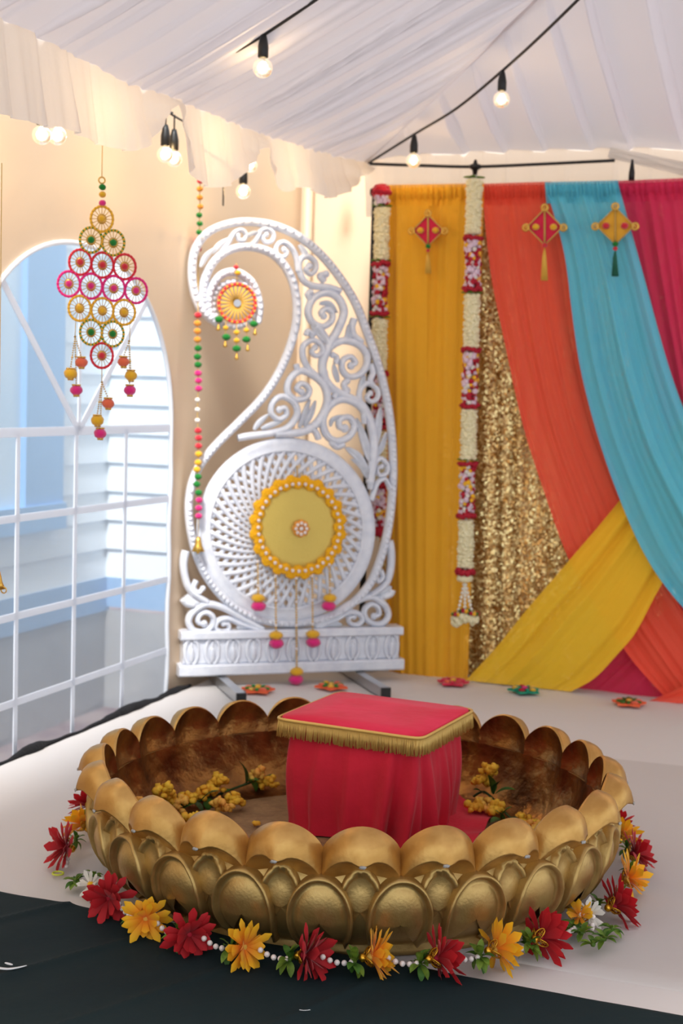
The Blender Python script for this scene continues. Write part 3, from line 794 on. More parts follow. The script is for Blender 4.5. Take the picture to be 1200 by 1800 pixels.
SC = [
 ([(372, 470), (392, 440), (402, 424), (412, 408), (424, 404), (432, 412), (428, 422), (419, 421), (417, 413)], 4, 2.5, 4),
 ([(426, 432), (442, 430), (452, 418), (458, 405), (470, 402), (480, 411), (478, 423), (467, 426), (461, 418), (467, 412)], 4.2, 2.6, 4),
 ([(524, 478), (521, 455), (512, 436), (498, 426), (486, 432), (486, 446), (497, 452), (504, 444), (498, 438)], 4.2, 2.6, 4),
 ([(598, 512), (575, 505), (552, 503), (534, 494), (525, 472), (528, 456), (540, 451), (553, 460), (554, 474), (545, 482), (537, 474), (543, 468)], 5, 3, 5),
 ([(566, 640), (578, 606), (594, 578), (604, 548), (593, 523), (572, 515), (550, 525), (541, 548), (549, 567), (567, 574), (582, 564), (583, 550), (572, 543), (564, 550), (568, 556)], 6, 3.6, 5),
 ([(556, 572), (563, 582), (572, 594), (577, 606)], 6, 4, 4),
 ([(558, 662), (542, 648), (532, 627), (533, 608), (548, 598), (563, 605), (566, 618), (556, 626), (547, 619), (553, 611)], 4.6, 3, 4.5),
 ([(572, 670), (566, 648), (569, 626), (582, 608), (603, 599), (628, 605), (643, 622), (643, 644), (630, 659), (612, 662), (601, 650), (602, 634), (615, 627), (624, 637), (616, 643)], 6, 3.6, 5.5),
 ([(483, 763), (527, 760), (553, 747), (569, 724), (575, 700), (568, 676), (548, 659), (527, 652), (509, 667), (505, 688), (518, 702), (537, 699), (543, 684), (530, 674), (521, 683), (529, 689)], 6, 3.6, 5),
 ([(418, 770), (440, 766), (483, 760), (507, 750), (522, 728), (516, 708), (496, 697), (480, 706), (476, 725), (489, 737), (503, 729), (500, 717), (490, 720)], 5.4, 3.4, 5),
 ([(650, 850), (655, 808), (656, 772), (648, 737), (629, 711), (602, 702), (580, 712), (567, 736), (572, 762), (589, 775), (611, 769), (622, 750), (613, 734), (597, 737), (596, 750), (605, 753)], 6.4, 4, 6),
 ([(568, 650), (572, 668), (588, 686), (613, 698), (636, 712), (652, 740)], 5.6, 5, 4),
 ([(640, 745), (638, 720), (631, 700), (633, 684), (646, 674), (662, 684), (663, 699), (653, 706), (644, 699), (650, 691)], 4.4, 3, 4),
 ([(650, 860), (652, 832), (658, 815), (668, 806), (680, 817), (678, 832), (666, 835), (662, 824), (670, 820)], 4.4, 2.8, 4),
 ([(652, 880), (662, 850), (676, 842), (684, 858)], 4.2, 3, 4),
 ([(586, 700), (590, 690), (582, 684)], 4.5, 4, 5), ([(604, 780), (592, 786), (583, 778)], 4.5, 4, 5), ([(560, 772), (553, 758), (540, 752)], 4.5, 4, 5),
 ([(612, 668), (604, 676), (609, 686)], 4.5, 4, 5), ([(590, 640), (591, 628), (584, 624)], 4, 3.5, 4.5), ([(548, 512), (541, 517), (545, 525)], 4.5, 4, 5),
 ([(538, 590), (541, 582), (548, 588)], 4, 3.5, 5), ([(570, 495), (562, 485), (572, 482)], 4.5, 4, 5), ([(520, 640), (523, 650), (532, 652)], 4, 4, 5),
 ([(622, 560), (618, 575), (622, 590), (634, 600)], 5, 4, 4), ([(650, 640), (655, 655), (650, 668), (654, 676)], 4.5, 3.5, 4),
 # foot brackets
 ([(462, 1106), (425, 1086), (392, 1068), (362, 1062), (339, 1075), (331, 1092), (340, 1108), (357, 1110), (372, 1100), (374, 1085), (362, 1076), (350, 1081), (348, 1093), (358, 1096)], 5.4, 3.4, 5),
 ([(455, 1106), (422, 1096), (400, 1087), (383, 1091), (378, 1103), (388, 1110), (400, 1107), (401, 1097), (392, 1096)], 4.4, 3, 4),
 ([(326, 968), (322, 990), (325, 1015), (333, 1036), (350, 1050), (364, 1058)], 6, 4, 4), ([(322, 1052), (328, 1060), (340, 1062)], 6, 5, 5),
 ([(345, 1020), (340, 1032), (348, 1042), (356, 1034)], 4, 3, 4),
 ([(552, 1102), (588, 1078), (622, 1058), (652, 1049), (674, 1062), (682, 1080), (674, 1094), (658, 1097), (643, 1088), (640, 1072), (651, 1062), (663, 1067), (665, 1079), (656, 1083)], 5.4, 3.4, 5),
 ([(558, 1102), (590, 1088), (612, 1076), (630, 1079), (636, 1090), (627, 1098), (615, 1096), (612, 1086), (621, 1084)], 4.4, 3, 4),
 ([(684, 950), (687, 975), (686, 1000), (680, 1022), (664, 1038), (650, 1046)], 6, 4, 4), ([(688, 1036), (684, 1044), (672, 1048)], 6, 5, 5),
 ([(668, 1002), (672, 1014), (664, 1022), (660, 1012)], 4, 3, 4),
]
for pts, r, r1, b in SC: scroll(pts, r, r1, b)
def leafp(pts, w):
    P = crom(pts, 6); N_ = len(P); rows = []
    for i, p in enumerate(P):
        t = i / (N_ - 1); a = P[max(0, i - 1)]; b = P[min(N_ - 1, i + 1)]; d = (b - a).normalized(); q = V((-d.y, d.x, 0))
        ww = w * math.sin(PI * (t * .9 + .08)) ** .8
        rows.append([pp(p.x + q.x * ww * k, p.y + q.y * ww * k, o) for k, o in ((-1, -.006), (-1, .006), (-.6, .014), (-.3, .009), (0, .019), (.3, .009), (.6, .014), (1, .006), (1, -.006))])
    m = MB(); m.grid(rows); m.build('carved_leaf', 'white_paint', pa)
for pts, w in [([(525, 752), (535, 728), (544, 702)], 5), ([(534, 750), (546, 728), (554, 704)], 5), ([(446, 756), (456, 742), (472, 728)], 5), ([(458, 754), (476, 747), (496, 740)], 5),
               ([(650, 812), (640, 775), (626, 735)], 7), ([(652, 806), (662, 760), (668, 716)], 7), ([(656, 806), (670, 786), (678, 760)], 5), ([(646, 830), (628, 802), (606, 786)], 7), ([(644, 840), (634, 820), (616, 806)], 4),
               ([(575, 605), (560, 585), (546, 572)], 6), ([(594, 672), (589, 655), (586, 640)], 5), ([(560, 534), (578, 534), (592, 550)], 5), ([(604, 600), (612, 590), (612, 570)], 6), ([(630, 690), (636, 672), (640, 660)], 5),
               ([(352, 470), (362, 450), (378, 436)], 5), ([(372, 446), (386, 430), (404, 418)], 5), ([(432, 416), (444, 410), (452, 408)], 4), ([(525, 430), (535, 444), (536, 456)], 5), ([(600, 730), (584, 738), (580, 750)], 4),
               ([(326, 1045), (336, 1056), (352, 1062)], 6), ([(686, 1030), (676, 1040), (660, 1046)], 6), ([(415, 1104), (435, 1100), (458, 1107)], 5), ([(600, 1098), (580, 1096), (556, 1103)], 5)]: leafp(pts, w)
# medallion: ring band and woven sunburst
dc = (502, 931)
def dpt(a, r, off): # r as fraction of the outer radius
    return pp(dc[0] + 157 * r * math.cos(a), dc[1] + 162 * r * math.sin(a), off)
rows = []
for i in range(120):
    a = 2 * PI * i / 120; rows.append([dpt(a, r, o + (.004 * random.random() if 1 < k < 5 else 0)) for k, (r, o) in enumerate(((.985, -.012), (1., .002), (.985, .012), (.93, .012), (.87, .012), (.86, .017), (.845, .012), (.845, -.012)))])
rows.append(rows[0]); m = MB(); m.grid(rows); m.build('medallion_ring', 'white_paint', pa)
m = MB()
for sgn in (-1, 1):
    for i in range(44):
        a = 2 * PI * i / 44; pts = []; rr = []
        for k in range(13):
            t = k / 12; r = lerp(.28, .86, t); pts.append(dpt(a + sgn * (math.log(r / .28)) * .62, r, .003 * sgn)); rr.append(lerp(2.2, 5.0, t) * MPP)
        m.tube(pts, rr, 6, flat=(pn, .9))
m.build('woven_lattice', 'white_paint', pa, kind='stuff')
m = MB(); rows = []
for i in range(49):
    a = 2 * PI * i / 48; rows.append([dpt(a, .30, -.008), dpt(a, .32, .010), dpt(a, .16, .014), dpt(a, .001, .016)])
m.grid(rows); m.build('medallion_hub', 'white_paint', pa)
# plinth
zb = .045; bl = (pp(313, 1180) - pc).dot(pd); br = (pp(700, 1180) - pc).dot(pd); ztop = pp(505, 1104).z
def pbox(name, a, b, z0, z1, fo, ba, bev=.006):
    m = MB(); o = V((pc.x, pc.y, 0)) + pd * a
    sec = [(fo - bev, z0), (fo, z0 + bev), (fo, z1 - bev), (fo - bev, z1), (-ba, z1), (-ba, z0)]
    L_ = [o + pn * f + Z * z for f, z in sec]; R_ = [p + pd * (b - a) for p in L_]; k = len(sec)
    m.add(L_ + R_, [tuple(range(k)), tuple(range(2 * k - 1, k - 1, -1))] + [(i, i + k, (i + 1) % k + k, (i + 1) % k) for i in range(k)])
    return m.build(name, 'white_paint', pa, smooth=False)
pbox('plinth_top_rail', bl, br, ztop - .034, ztop, .045, .045)
pbox('plinth_frieze', bl + .012, br - .012, zb + .045, ztop - .034, .028, .035)
pbox('plinth_bottom_rail', bl - .006, br + .006, zb, zb + .045, .050, .045)
NL = 11; zc = (zb + .045 + ztop - .034) / 2; hh_ = (ztop - .034 - zb - .045) / 2
cl0 = None
for i in range(NL):
    c = V((pc.x, pc.y, 0)) + pd * lerp(bl + .045, br - .045, i / (NL - 1)) + pn * .028 + Z * zc
    if cl0 is None:
        m = MB(); R3 = Matrix((pd, pn, Z)).transposed()
        m.ball(c + Z * -.2 * hh_, (.013, .016, hh_ * .75), 8, 6, rot=R3)
        for s in (-1, 1):
            m.tube([c + pd * (s * x) + Z * (hh_ * z) + pn * .002 for x, z in ((.006, .95), (.020, .85), (.027, .3), (.026, -.4), (.016, -.85), (.004, -.95))], .0075, 6)
        m.ball(c + Z * hh_ * .5, (.006, .012, hh_ * .45), 6, 4, rot=R3)
        cl0 = m.build('carved_flute', 'white_paint', pa, loc=c)
    else: inst(cl0, 'carved_flute', pa, loc=c)
for x in (.18, .80):
    o = V((pc.x, pc.y, .004)) + pd * lerp(bl, br, x)
    f0, f1 = -.30, .36
    m = MB(); w = .018; m.box(o - pd * w + pn * f0, pd * 2 * w, pn * (f1 - f0), Z * .038); ft = m.build('foot', 'steel', pa, smooth=False)
    m = MB(); m.box(o - pd * (w + .001) + pn * f1 - Z * .001, pd * (2 * w + .002), pn * .012, Z * .040); m.build('end_cap', 'black_plastic', ft, smooth=False)

# ------------------------------------------------------------------ marigold disc hung on the medallion
hd = thing('floral_disc', pp(519, 925, .03), 'yellow disc ringed with marigolds and pearls hanging on the carved medallion', 'wall hanging')
hc2 = (519, 925)
def hpt(a, r, off): return pp(hc2[0] + 81 * r * math.cos(a), hc2[1] + 87 * r * math.sin(a), off)
m = MB(); rows = []
for i in range(49):
    a = 2 * PI * i / 48; rows.append([hpt(a, .86, .024)] + [hpt(a, r, .034 + .003 * (k % 2)) for k, r in enumerate((.82, .70, .58, .5, .4, .28, .001))])
m.grid(rows); m.build('gold_disc', 'gold_disc', hd)
sp = None
for i in range(40):
    a = 2 * PI * i / 40
    c = hpt(a, .90 + (.04 if i % 2 else -.02), .036)
    m = MB()
    for k in range(9):
        g = 2 * PI * k / 9; m.ball(c + pd * (.013 * math.cos(g)) + Z * (.013 * math.sin(g)), .0125, 6, 4, jit=.15)
    m.ball(c + pn * .004, .012, 6, 4)
    fl = m.build('marigold', 'marigold', hd)
    m = MB(); m.ball(hpt(a, .875, .036) + pn * .017, .0075, 8, 5); m.build('pearl', 'pearl', fl)
m = MB(); c = pp(523, 927, .045)
for k in range(8):
    g = 2 * PI * k / 8; m.ball(c + pd * (.022 * math.cos(g)) + Z * (.022 * math.sin(g)), (.015, .010, .015), 8, 5)
cf = m.build('centre_flower', 'pom_orange', hd); m = MB(); m.ball(c + pn * .01, .009, 8, 5)
for k in range(8):
    g = 2 * PI * k / 8; m.ball(c + pd * (.022 * math.cos(g)) + Z * (.022 * math.sin(g)) + pn * .009, .0075, 8, 5)
m.build('pearls', 'pearl', cf)
m = MB(); m.tube([pp(519, 818, .02), pp(519, 842, .034)], .003, 5); m.build('hanging_cord', 'thread_gold', hd)
def bead_strand(parent, a, b, r=.0048, step=.0105, mk=('gold_bead', 'pearl')):
    m = MB(); L_ = (a - b).length; k = max(2, int(L_ / step))
    for i in range(k + 1): m.ball(lerp(a, b, i / k), r if (i % 9) else r * 1.4, 6, 4, 0 if (i % 9) else 1)
    return m.build('bead_strand', list(mk), parent, kind='stuff')
for x, y0, y1 in ((448, 985, 1040), (479, 1010, 1105), (515, 1014, 1168), (543, 1010, 1103), (573, 990, 1040)):
    bead_strand(hd, pp(x, y0, .045), pp(x, y1, .052))
    part_pom('pom_yellow', pp(x, y1 + 8, .052), .028, hd, sq=.62); part_pom('pom_pink', pp(x + random.uniform(-2, 2), y1 + 22, .052), .030, hd, sq=.68)

# small wheel ornament in the paisley's curl
wh = thing('wheel_ornament', pp(411, 535, .04), 'small red rimmed stick wheel with bells hanging in the paisley curl', 'ornament')
wc = (412, 534)
def wpt(a, r, off): return pp(wc[0] + 32 * r * math.cos(a), wc[1] + 33 * r * math.sin(a), off)
m = MB()
for i in range(22): a = 2 * PI * i / 22; m.tube([wpt(a, .18, .04), wpt(a + .05, .98, .042)], [.0028, .0048], 5)
m.build('cream_sticks', 'tassel_gold', wh, kind='stuff')
m = MB(); m.tube([wpt(2 * PI * k / 48, 1., .042) for k in range(48)], .007, 6, True); m.build('red_rim', 'pom_red', wh)
m = MB()
for k in range(22): a = 2 * PI * (k + .5) / 22; m.ball(wpt(a, 1.02, .047), .0055, 6, 4)
m.build('thread_wraps', 'felt_yellow', wh, kind='stuff')
m = MB(); rows = [[wpt(2 * PI * i / 20, r, .048) for i in range(20)] for r in (.2, .12, .01)]; m.grid(rows, closed=True); m.build('mirror_centre', 'steel', wh)
for x, y, mk, r in ((410, 471, 'pom_red', .011), (413, 481, 'pom_yellow', .013), (380, 562, 'pom_green', .017), (441, 570, 'pom_green', .017), (393, 593, 'pom_green', .017), (428, 597, 'pom_green', .017), (411, 613, 'pom_green', .017),
                    (392, 577, 'pom_yellow', .012), (411, 585, 'pom_yellow', .013), (428, 581, 'pom_yellow', .012), (411, 599, 'pom_yellow', .013)): part_pom(mk, pp(x, y, .045), r, wh, sq=.75)
for x, y in ((379, 581), (443, 589), (391, 610), (430, 617), (411, 632)): bell_mesh(pp(x, y, .045), .010, .024).build('bell', 'gold_bead', wh)
m = MB()
for a, b in (((411, 464), (411, 501)), ((380, 556), (380, 575)), ((441, 563), (443, 583)), ((392, 566), (391, 604)), ((428, 566), (430, 611)), ((411, 568), (411, 626)), ((380, 556), (384, 552)), ((441, 563), (438, 556))): m.tube([pp(*a, .045), pp(*b, .045)], .0022, 4)
m.build('threads', 'thread_gold', wh)

# ------------------------------------------------------------------ floor motifs on the stage
def motif(px, py, mk, lab, rot=0., R=.07):
    c = on_z(px, py, .006); t = thing('floor_motif', c, lab, 'ornament', 'star shaped floor ornaments')
    pts = []
    for k in range(20):
        a = 2 * PI * k / 20 + rot; r = R * (1. if k % 4 == 0 else .62 if k % 4 == 2 else .78)
        pts.append(c + V((math.cos(a) * r, math.sin(a) * r, 0)))
    m = MB(); m.prism(pts, Z * .008); m.build('felt_star', mk[0], t, smooth=False)
    for k in range(5):
        a = 2 * PI * k / 5 + rot; part_pom(mk[1 + k % 2], c + V((math.cos(a), math.sin(a), 0)) * R * .55 + Z * .012, .014, t, sq=.5)
        m = MB(); b = c + V((math.cos(a + .6), math.sin(a + .6), 0)) * R * .5 + Z * .012; m.ball(b, (.018, .008, .006), 8, 4, rot=Matrix.Rotation(a + .6, 3, 'Z')); m.build('felt_leaf', mk[3], t)
    part_pom(mk[4], c + Z * .014, .013, t, sq=.6)
motif(453, 1214, ('felt_orange', 'pom_coral', 'gold_bead', 'pom_green', 'pom_yellow'), 'orange star floor ornament beside the black capped foot nearest the window', .3)
motif(582, 1208, ('felt_orange', 'pom_coral', 'pom_yellow', 'pom_green', 'gold_bead'), 'orange star floor ornament just behind the pink topped stool', .9)
motif(796, 1201, ('felt_crimson', 'pom_red', 'pom_coral', 'felt_crimson', 'pom_yellow'), 'crimson star floor ornament in front of the yellow drape', .2)
motif(922, 1215, ('felt_teal', 'pom_yellow', 'rose_red', 'felt_teal', 'pom_pink'), 'teal star floor ornament below the yellow sash', .5)
motif(1105, 1237, ('felt_orange', 'pom_coral', 'leaf', 'leaf', 'gold_bead'), 'orange and green star floor ornament by the coral cloth tail', .1)

# ------------------------------------------------------------------ brass lotus bowl
BC = V((.05, 3.46, 0)); NP = 24; DA = 2 * PI / NP
bw = thing('lotus_bowl', BC, 'large brass lotus bowl with scalloped petal rim standing on the white stage', 'bowl')
prof = [(.50, .0), (.556, .0), (.561, .012), (.554, .022), (.556, .028), (.592, .055), (.614, .09), (.626, .13), (.628, .17), (.622, .198), (.612, .204), (.606, .204)]
def prof_r(z):
    for (r0, z0), (r1, z1) in zip(prof[4:], prof[5:]):
        if z <= z1: return lerp(r0, r1, max(0, (z - z0) / max(1e-6, z1 - z0)))
    return .622
seg = NP * 8
m = MB(); rows = []
for r, z in prof: rows.append([V((r * math.sin(2 * PI * k / seg), -r * math.cos(2 * PI * k / seg), z)) + BC for k in range(seg)])
m.grid(rows, 0, True)
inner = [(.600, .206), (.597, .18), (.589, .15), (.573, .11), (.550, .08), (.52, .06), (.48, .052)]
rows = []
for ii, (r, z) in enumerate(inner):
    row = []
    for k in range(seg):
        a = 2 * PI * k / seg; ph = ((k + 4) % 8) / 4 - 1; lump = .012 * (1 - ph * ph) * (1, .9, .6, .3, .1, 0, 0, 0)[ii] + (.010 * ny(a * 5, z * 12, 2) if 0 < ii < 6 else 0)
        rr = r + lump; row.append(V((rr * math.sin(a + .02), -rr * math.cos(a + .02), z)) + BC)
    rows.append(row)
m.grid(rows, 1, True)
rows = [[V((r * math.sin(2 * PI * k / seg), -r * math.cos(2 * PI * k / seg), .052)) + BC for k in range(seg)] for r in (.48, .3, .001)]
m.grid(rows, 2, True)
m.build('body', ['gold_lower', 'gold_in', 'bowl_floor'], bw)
def cyl(x, z, o, R_=None):
    r = prof_r(z) + o; a = x / .62; return V((r * math.sin(a), -r * math.cos(a), z)) + BC
def big_w(z):
    zs = lerp(.020, .200, .42)
    return .069 if z < zs else .069 * math.sqrt(max(0, 1 - ((z - zs) / (.200 - zs)) ** 2))
def emboss(name, W_, zt, zb_, offs, mk, tuck=False):
    """oval relief petal: rim ridge and bulging field, centred at angle 0"""
    out = []; hs = .42; zs = lerp(zb_, zt, hs)
    for i in range(5): out.append((W_ * lerp(.80, 1., math.sin(i / 5 * PI / 2)), lerp(zb_, zs, i / 5)))
    for i in range(15): a = PI / 2 * i / 14; out.append((W_ * math.cos(a) ** .92, zs + (zt - zs) * math.sin(a)))
    ol = [(x, z) for x, z in out] + [(-x, z) for x, z in reversed(out[:-1])]
    c = (0, lerp(zb_, zt, .42)); rows = []
    for k, o in offs:
        row = []
        for x, z in ol:
            x, z = lerp(c[0], x, k), lerp(c[1], z, k); over = abs(x) - (.0812 - big_w(z)) if tuck and z < .2 else 0
            row.append(cyl(x, z, max(-.007, min(o, .017 - over * 1.3)) if over > 0 else o))
        rows.append(row)
    m = MB(); m.grid(rows); 
    return m.build(name, mk, bw, loc=BC)
big = emboss('lower_petal', .069, .200, .020, ((.02, .022), (.35, .021), (.6, .018), (.74, .013), (.82, .009), (.86, .017), (.90, .026), (.94, .027), (.975, .020), (1., -.006)), 'gold_lower')
sml = emboss('inner_petal', .050, .218, .05, ((.02, .007), (.5, .006), (.72, .002), (.78, .008), (.86, .017), (.94, .014), (1., -.006)), 'gold_lower', True)
# upper petal shell
def upper(s, t):
    """s across -1..1, t 0 under-edge .. 1 lip .. 2 crest"""
    q = 1 - s * s; e = 1 - abs(s) ** 3
    B = (.622, .176 + .024 * q)
    E_ = (.628 + .046 * max(0, 1 - abs(s) ** 2.2) + .008 * math.exp(-(s / .16) ** 2), .192 + .050 * e - .012 * math.exp(-(s / .22) ** 2))
    R_ = (.611 + .010 * q, .249 + .050 * max(0, q) ** .8)
    if t <= 1: return (lerp(B[0], E_[0], t), lerp(B[1], E_[1], t) + .012 * math.sin(PI * t) * q)
    t -= 1; b = .017 * math.sin(PI * t) * max(0, q) ** .5
    return (lerp(E_[0], R_[0], t) + b * .75, lerp(E_[1], R_[1], t) + b * .8)
rows = []
ts = [0, .35, .7, .95, 1.0, 1.03, 1.12, 1.28, 1.45, 1.62, 1.78, 1.9, 2.0]
for t in ts:
    row = []
    for i in range(21):
        s = -1 + 2 * i / 20; s = math.copysign(abs(s) ** .85, s); r, z = upper(s, t); a = s * DA / 2
        row.append(V((r * math.sin(a), -r * math.cos(a), z)) + BC)
    rows.append(row)
row = []; row2 = []
for i in range(21):
    s = -1 + 2 * i / 20; s = math.copysign(abs(s) ** .85, s); a = s * DA / 2; r, z = upper(s, 2.0); row.append(V(((r - .006) * math.sin(a), -(r - .006) * math.cos(a), z - .003)) + BC)
    r2 = .600 + .012 * (1 - s * s); row2.append(V((r2 * math.sin(a), -r2 * math.cos(a), .206)) + BC)
m = MB(); m.grid(rows, 0)
inn = [row]
for dr, z_ in ((.004, .80), (.010, .60), (.012, .40), (.007, .18)):
    rr_ = []
    for i in range(21):
        s = -1 + 2 * i / 20; s = math.copysign(abs(s) ** .85, s); a = s * DA / 2; q = 1 - s * s; r0 = upper(s, 2.0)
        z = lerp(.206, r0[1] - .003, z_); r = lerp(.600, r0[0] - .006, z_) + (dr + .012 * (1 - z_)) * q + .002 * ny(i * .5, z_ * 3, 4)
        rr_.append(V((r * math.sin(a), -r * math.cos(a), z)) + BC)
    inn.append(rr_)
inn.append(row2)
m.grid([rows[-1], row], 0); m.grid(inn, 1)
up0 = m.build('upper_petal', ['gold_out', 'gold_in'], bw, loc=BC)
wt = None
for i in range(NP):
    a = (i + .5) * DA
    if i: o = inst(up0, 'upper_petal', bw, M=Matrix.Rotation(i * DA + .02, 4, 'Z'))
    else: o = up0; o.rotation_euler.z = .02
    if i: inst(sml, 'inner_petal', bw, M=Matrix.Rotation(i * DA + .02, 4, 'Z'))
    else: sml.rotation_euler.z = .02
    if i: inst(big, 'lower_petal', bw, M=Matrix.Rotation(a + .02, 4, 'Z'))
    else: big.rotation_euler.z = a + .02
    # worn silver tip on the petals
    if wt is None:
        m = MB(); r, z = upper(0, 1.03)
        m.ball(V((0, -r - .0005, z)) + BC, (.0075, .0028, .0038), 8, 5, jit=.35); wt = m.build('worn_tip', 'worn', o, loc=BC)
        wt.location = (0, 0, 0)
    else:
        w2 = wt.copy(); COL.objects.link(w2); w2.parent = o; w2.location = (0, 0, 0); w2.rotation_euler = (0, 0, random.uniform(-.012, .012))

# ------------------------------------------------------------------ stool in the bowl
zt = .35
cs = [on_z(x, y, zt) for x, y in ((487, 1260), (745, 1296), (827, 1243), (595, 1213))]
ctr = sum(cs, V((0, 0, 0))) / 4; ax = ((cs[1] - cs[0]) + (cs[2] - cs[3])).normalized(); ay = V((-ax.y, ax.x, 0))
hx, hy = .198, .186
st = thing('stool', V((ctr.x, ctr.y, .054)), 'square stool skirted in red cloth with pink velvet top and gold fringe in the bowl', 'stool')
def sq(a, hx_, hy_, pw=7.):
    c, s = math.cos(a), math.sin(a); k = (abs(c) ** pw + abs(s) ** pw) ** (-1 / pw); return V((c * k * hx_, s * k * hy_))
def sp_(x, y, z): return V((ctr.x, ctr.y, 0)) + ax * x + ay * y + Z * z
m = MB(); rows = []
for f, z in ((.975, zt - .034), (1., zt - .028), (1.0, zt - .006), (.985, zt), (.6, zt + .001), (.3, zt + .002), (.001, zt + .001)):
    row = []
    for k in range(96):
        q = sq(2 * PI * k / 96, hx * f, hy * f, 14); row.append(sp_(q.x, q.y, z + (.0018 * ny(q.x * 9 - q.y * 4, q.y * 30, 3) if f < .98 else 0)))
    rows.append(row)
m.grid(rows, 0, True); m.build('velvet_top', 'pink_velvet', st)
m = MB()
per = [sq(2 * PI * k / 800, hx + .004, hy + .004, 16) for k in range(800)]
L_ = [0.]
for a, b in zip(per, per[1:] + per[:1]): L_.append(L_[-1] + (b - a).length)
TOT = L_[-1]; st_n = 620
def per_at(d):
    d %= TOT
    lo, hi = 0, len(L_) - 1
    while hi - lo > 1:
        mid = (lo + hi) // 2
        if L_[mid] <= d: lo = mid
        else: hi = mid
    return lerp(per[lo], per[(lo + 1) % 800], (d - L_[lo]) / max(1e-9, L_[lo + 1] - L_[lo]))
for k in range(st_n):
    d = TOT * k / st_n; q = per_at(d); q2 = per_at(d + random.uniform(-.004, .004)); o = q.normalized() * random.uniform(.0, .006)
    ln = .046 + random.uniform(-.004, .003)
    m.tube([sp_(q.x, q.y, zt - .004), sp_(q.x + o.x * .6, q.y + o.y * .6, zt - .004 - ln * .5), sp_(q2.x + o.x, q2.y + o.y, zt - .004 - ln)], .0016, 3)
m.build('gold_fringe', 'fringe', st, kind='stuff')
m = MB(); m.tube([sp_(*(q * 1.003), zt - .006) for q in per[::4]], .0042, 6, True); m.build('gold_braid', 'fringe', st)
rows = []
NK = 260
for i in range(22):
    v = i / 21; z = lerp(zt - .03, .056, v); row = []
    for k in range(NK):
        a = 2 * PI * k / NK; q = sq(a, hx * .93, hy * .93, 7); nn_ = q.normalized()
        amp = .004 + .010 * v
        f = ny(a * 3.2, v * .6, 1) * 1.1 + .5 * ny(a * 8, v * .8, 5)
        # a deep gathered fold at the near right corner (angle about -45 deg)
        da = (a - (2 * PI - PI / 4) + PI) % (2 * PI) - PI
        f2 = 0
        for c_, w_, am in ((-.26, .07, .050), (-.13, .05, -.020), (-.02, .06, .056), (.12, .05, -.02), (.24, .08, .040), (-.7, .10, .018), (-1.15, .1, .016), (.7, .10, .022), (.95, .08, .018)):
            x = (da - c_ - (.12 * (v - .3) * (1 if c_ >= 0 else -1))) / w_; f2 += am * math.exp(-x * x) * (.15 + .85 * v)
        bul = .012 * math.sin(PI * min(1, v * 1.1))
        q = q + nn_ * (amp * f * 1.2 + f2 + bul)
        row.append(sp_(q.x, q.y, z + (.006 * ny(a * 3, 9) if i == 21 else 0)))
    rows.append(row)
m = MB(); m.grid(rows, 0, True); m.build('skirt', 'red_cloth', st)
# corner of the skirt trailing on the bowl floor
tr_ = [on_z(x, y, .060) for x, y in ((795, 1405), (868, 1432), (826, 1496), (750, 1490))]
rows = []
for i in range(15):
    a = lerp(tr_[0], tr_[1], i / 14); b = lerp(tr_[3], tr_[2], i / 14)
    rows.append([lerp(a, b, j / 14) + Z * (.012 * math.exp(-i * .3) * 3 * (1 - i / 14) + .006 * math.sin(j * 1.1 + i * .3) * (i / 14) + .004) for j in range(15)])
m = MB(); m.grid(rows); m.build('trailing_hem', 'red_cloth', st)

# ------------------------------------------------------------------ yellow blossom sprigs inside the bowl
def in_bowl(px, py, z=.075, rmax=.52):
    while z < .26:
        p = on_z(px, py, z)
        if (V((p.x, p.y, 0)) - BC).length < rmax: return p
        z += .006
    return p
def leaf_mesh(m, a, b, w, mi=0, cup=.2):
    a, b = V(a), V(b); d = (b - a); L_ = d.length; d.normalize(); side = d.cross(Z)
    side = side.normalized() if side.length > .05 else V((1, 0, 0)); upv = side.cross(d); rows = []
    for i in range(7):
        t = i / 6; ww = w * math.sin(PI * (.06 + .92 * t)) ** .8; c = a + d * (L_ * t) + upv * (L_ * .12 * math.sin(PI * t))
        rows.append([c - side * ww + upv * ww * cup, c, c + side * ww + upv * ww * cup])
    m.grid(rows, mi)
def sprig(stem, blooms, leaves, lab, mk):
    P = [in_bowl(*p) for p in stem]; t = thing('flower_sprig', P[0], lab, 'flowers', 'yellow blossom sprigs in the bowl')
    m = MB(); m.tube(crom(P, 6), .0035, 5); m.build('stem', 'leaf_dark', t)
    for k, (x, y, r) in enumerate(blooms):
        c = in_bowl(x, y, .085); m = MB()
        for j in range(int(16 * r)):
            d = V((random.gauss(0, 1), random.gauss(0, 1), random.gauss(0, .6))); d = d.normalized() * random.uniform(.3, 1) * .026 * r
            m.ball(c + d, (random.uniform(.008, .013), random.uniform(.008, .013), random.uniform(.006, .010)), 6, 4, jit=.3)
        m.build('blossom', mk[k % len(mk)], t)
    for x0, y0, x1, y1, w in leaves:
        m = MB(); a = in_bowl(x0, y0, .08); b = at_depth(x1, y1, a.y - .01); leaf_mesh(m, a, b, w * 1.35); m.build('leaf', random.choice(('leaf', 'leaf', 'leaf_dark')), t)
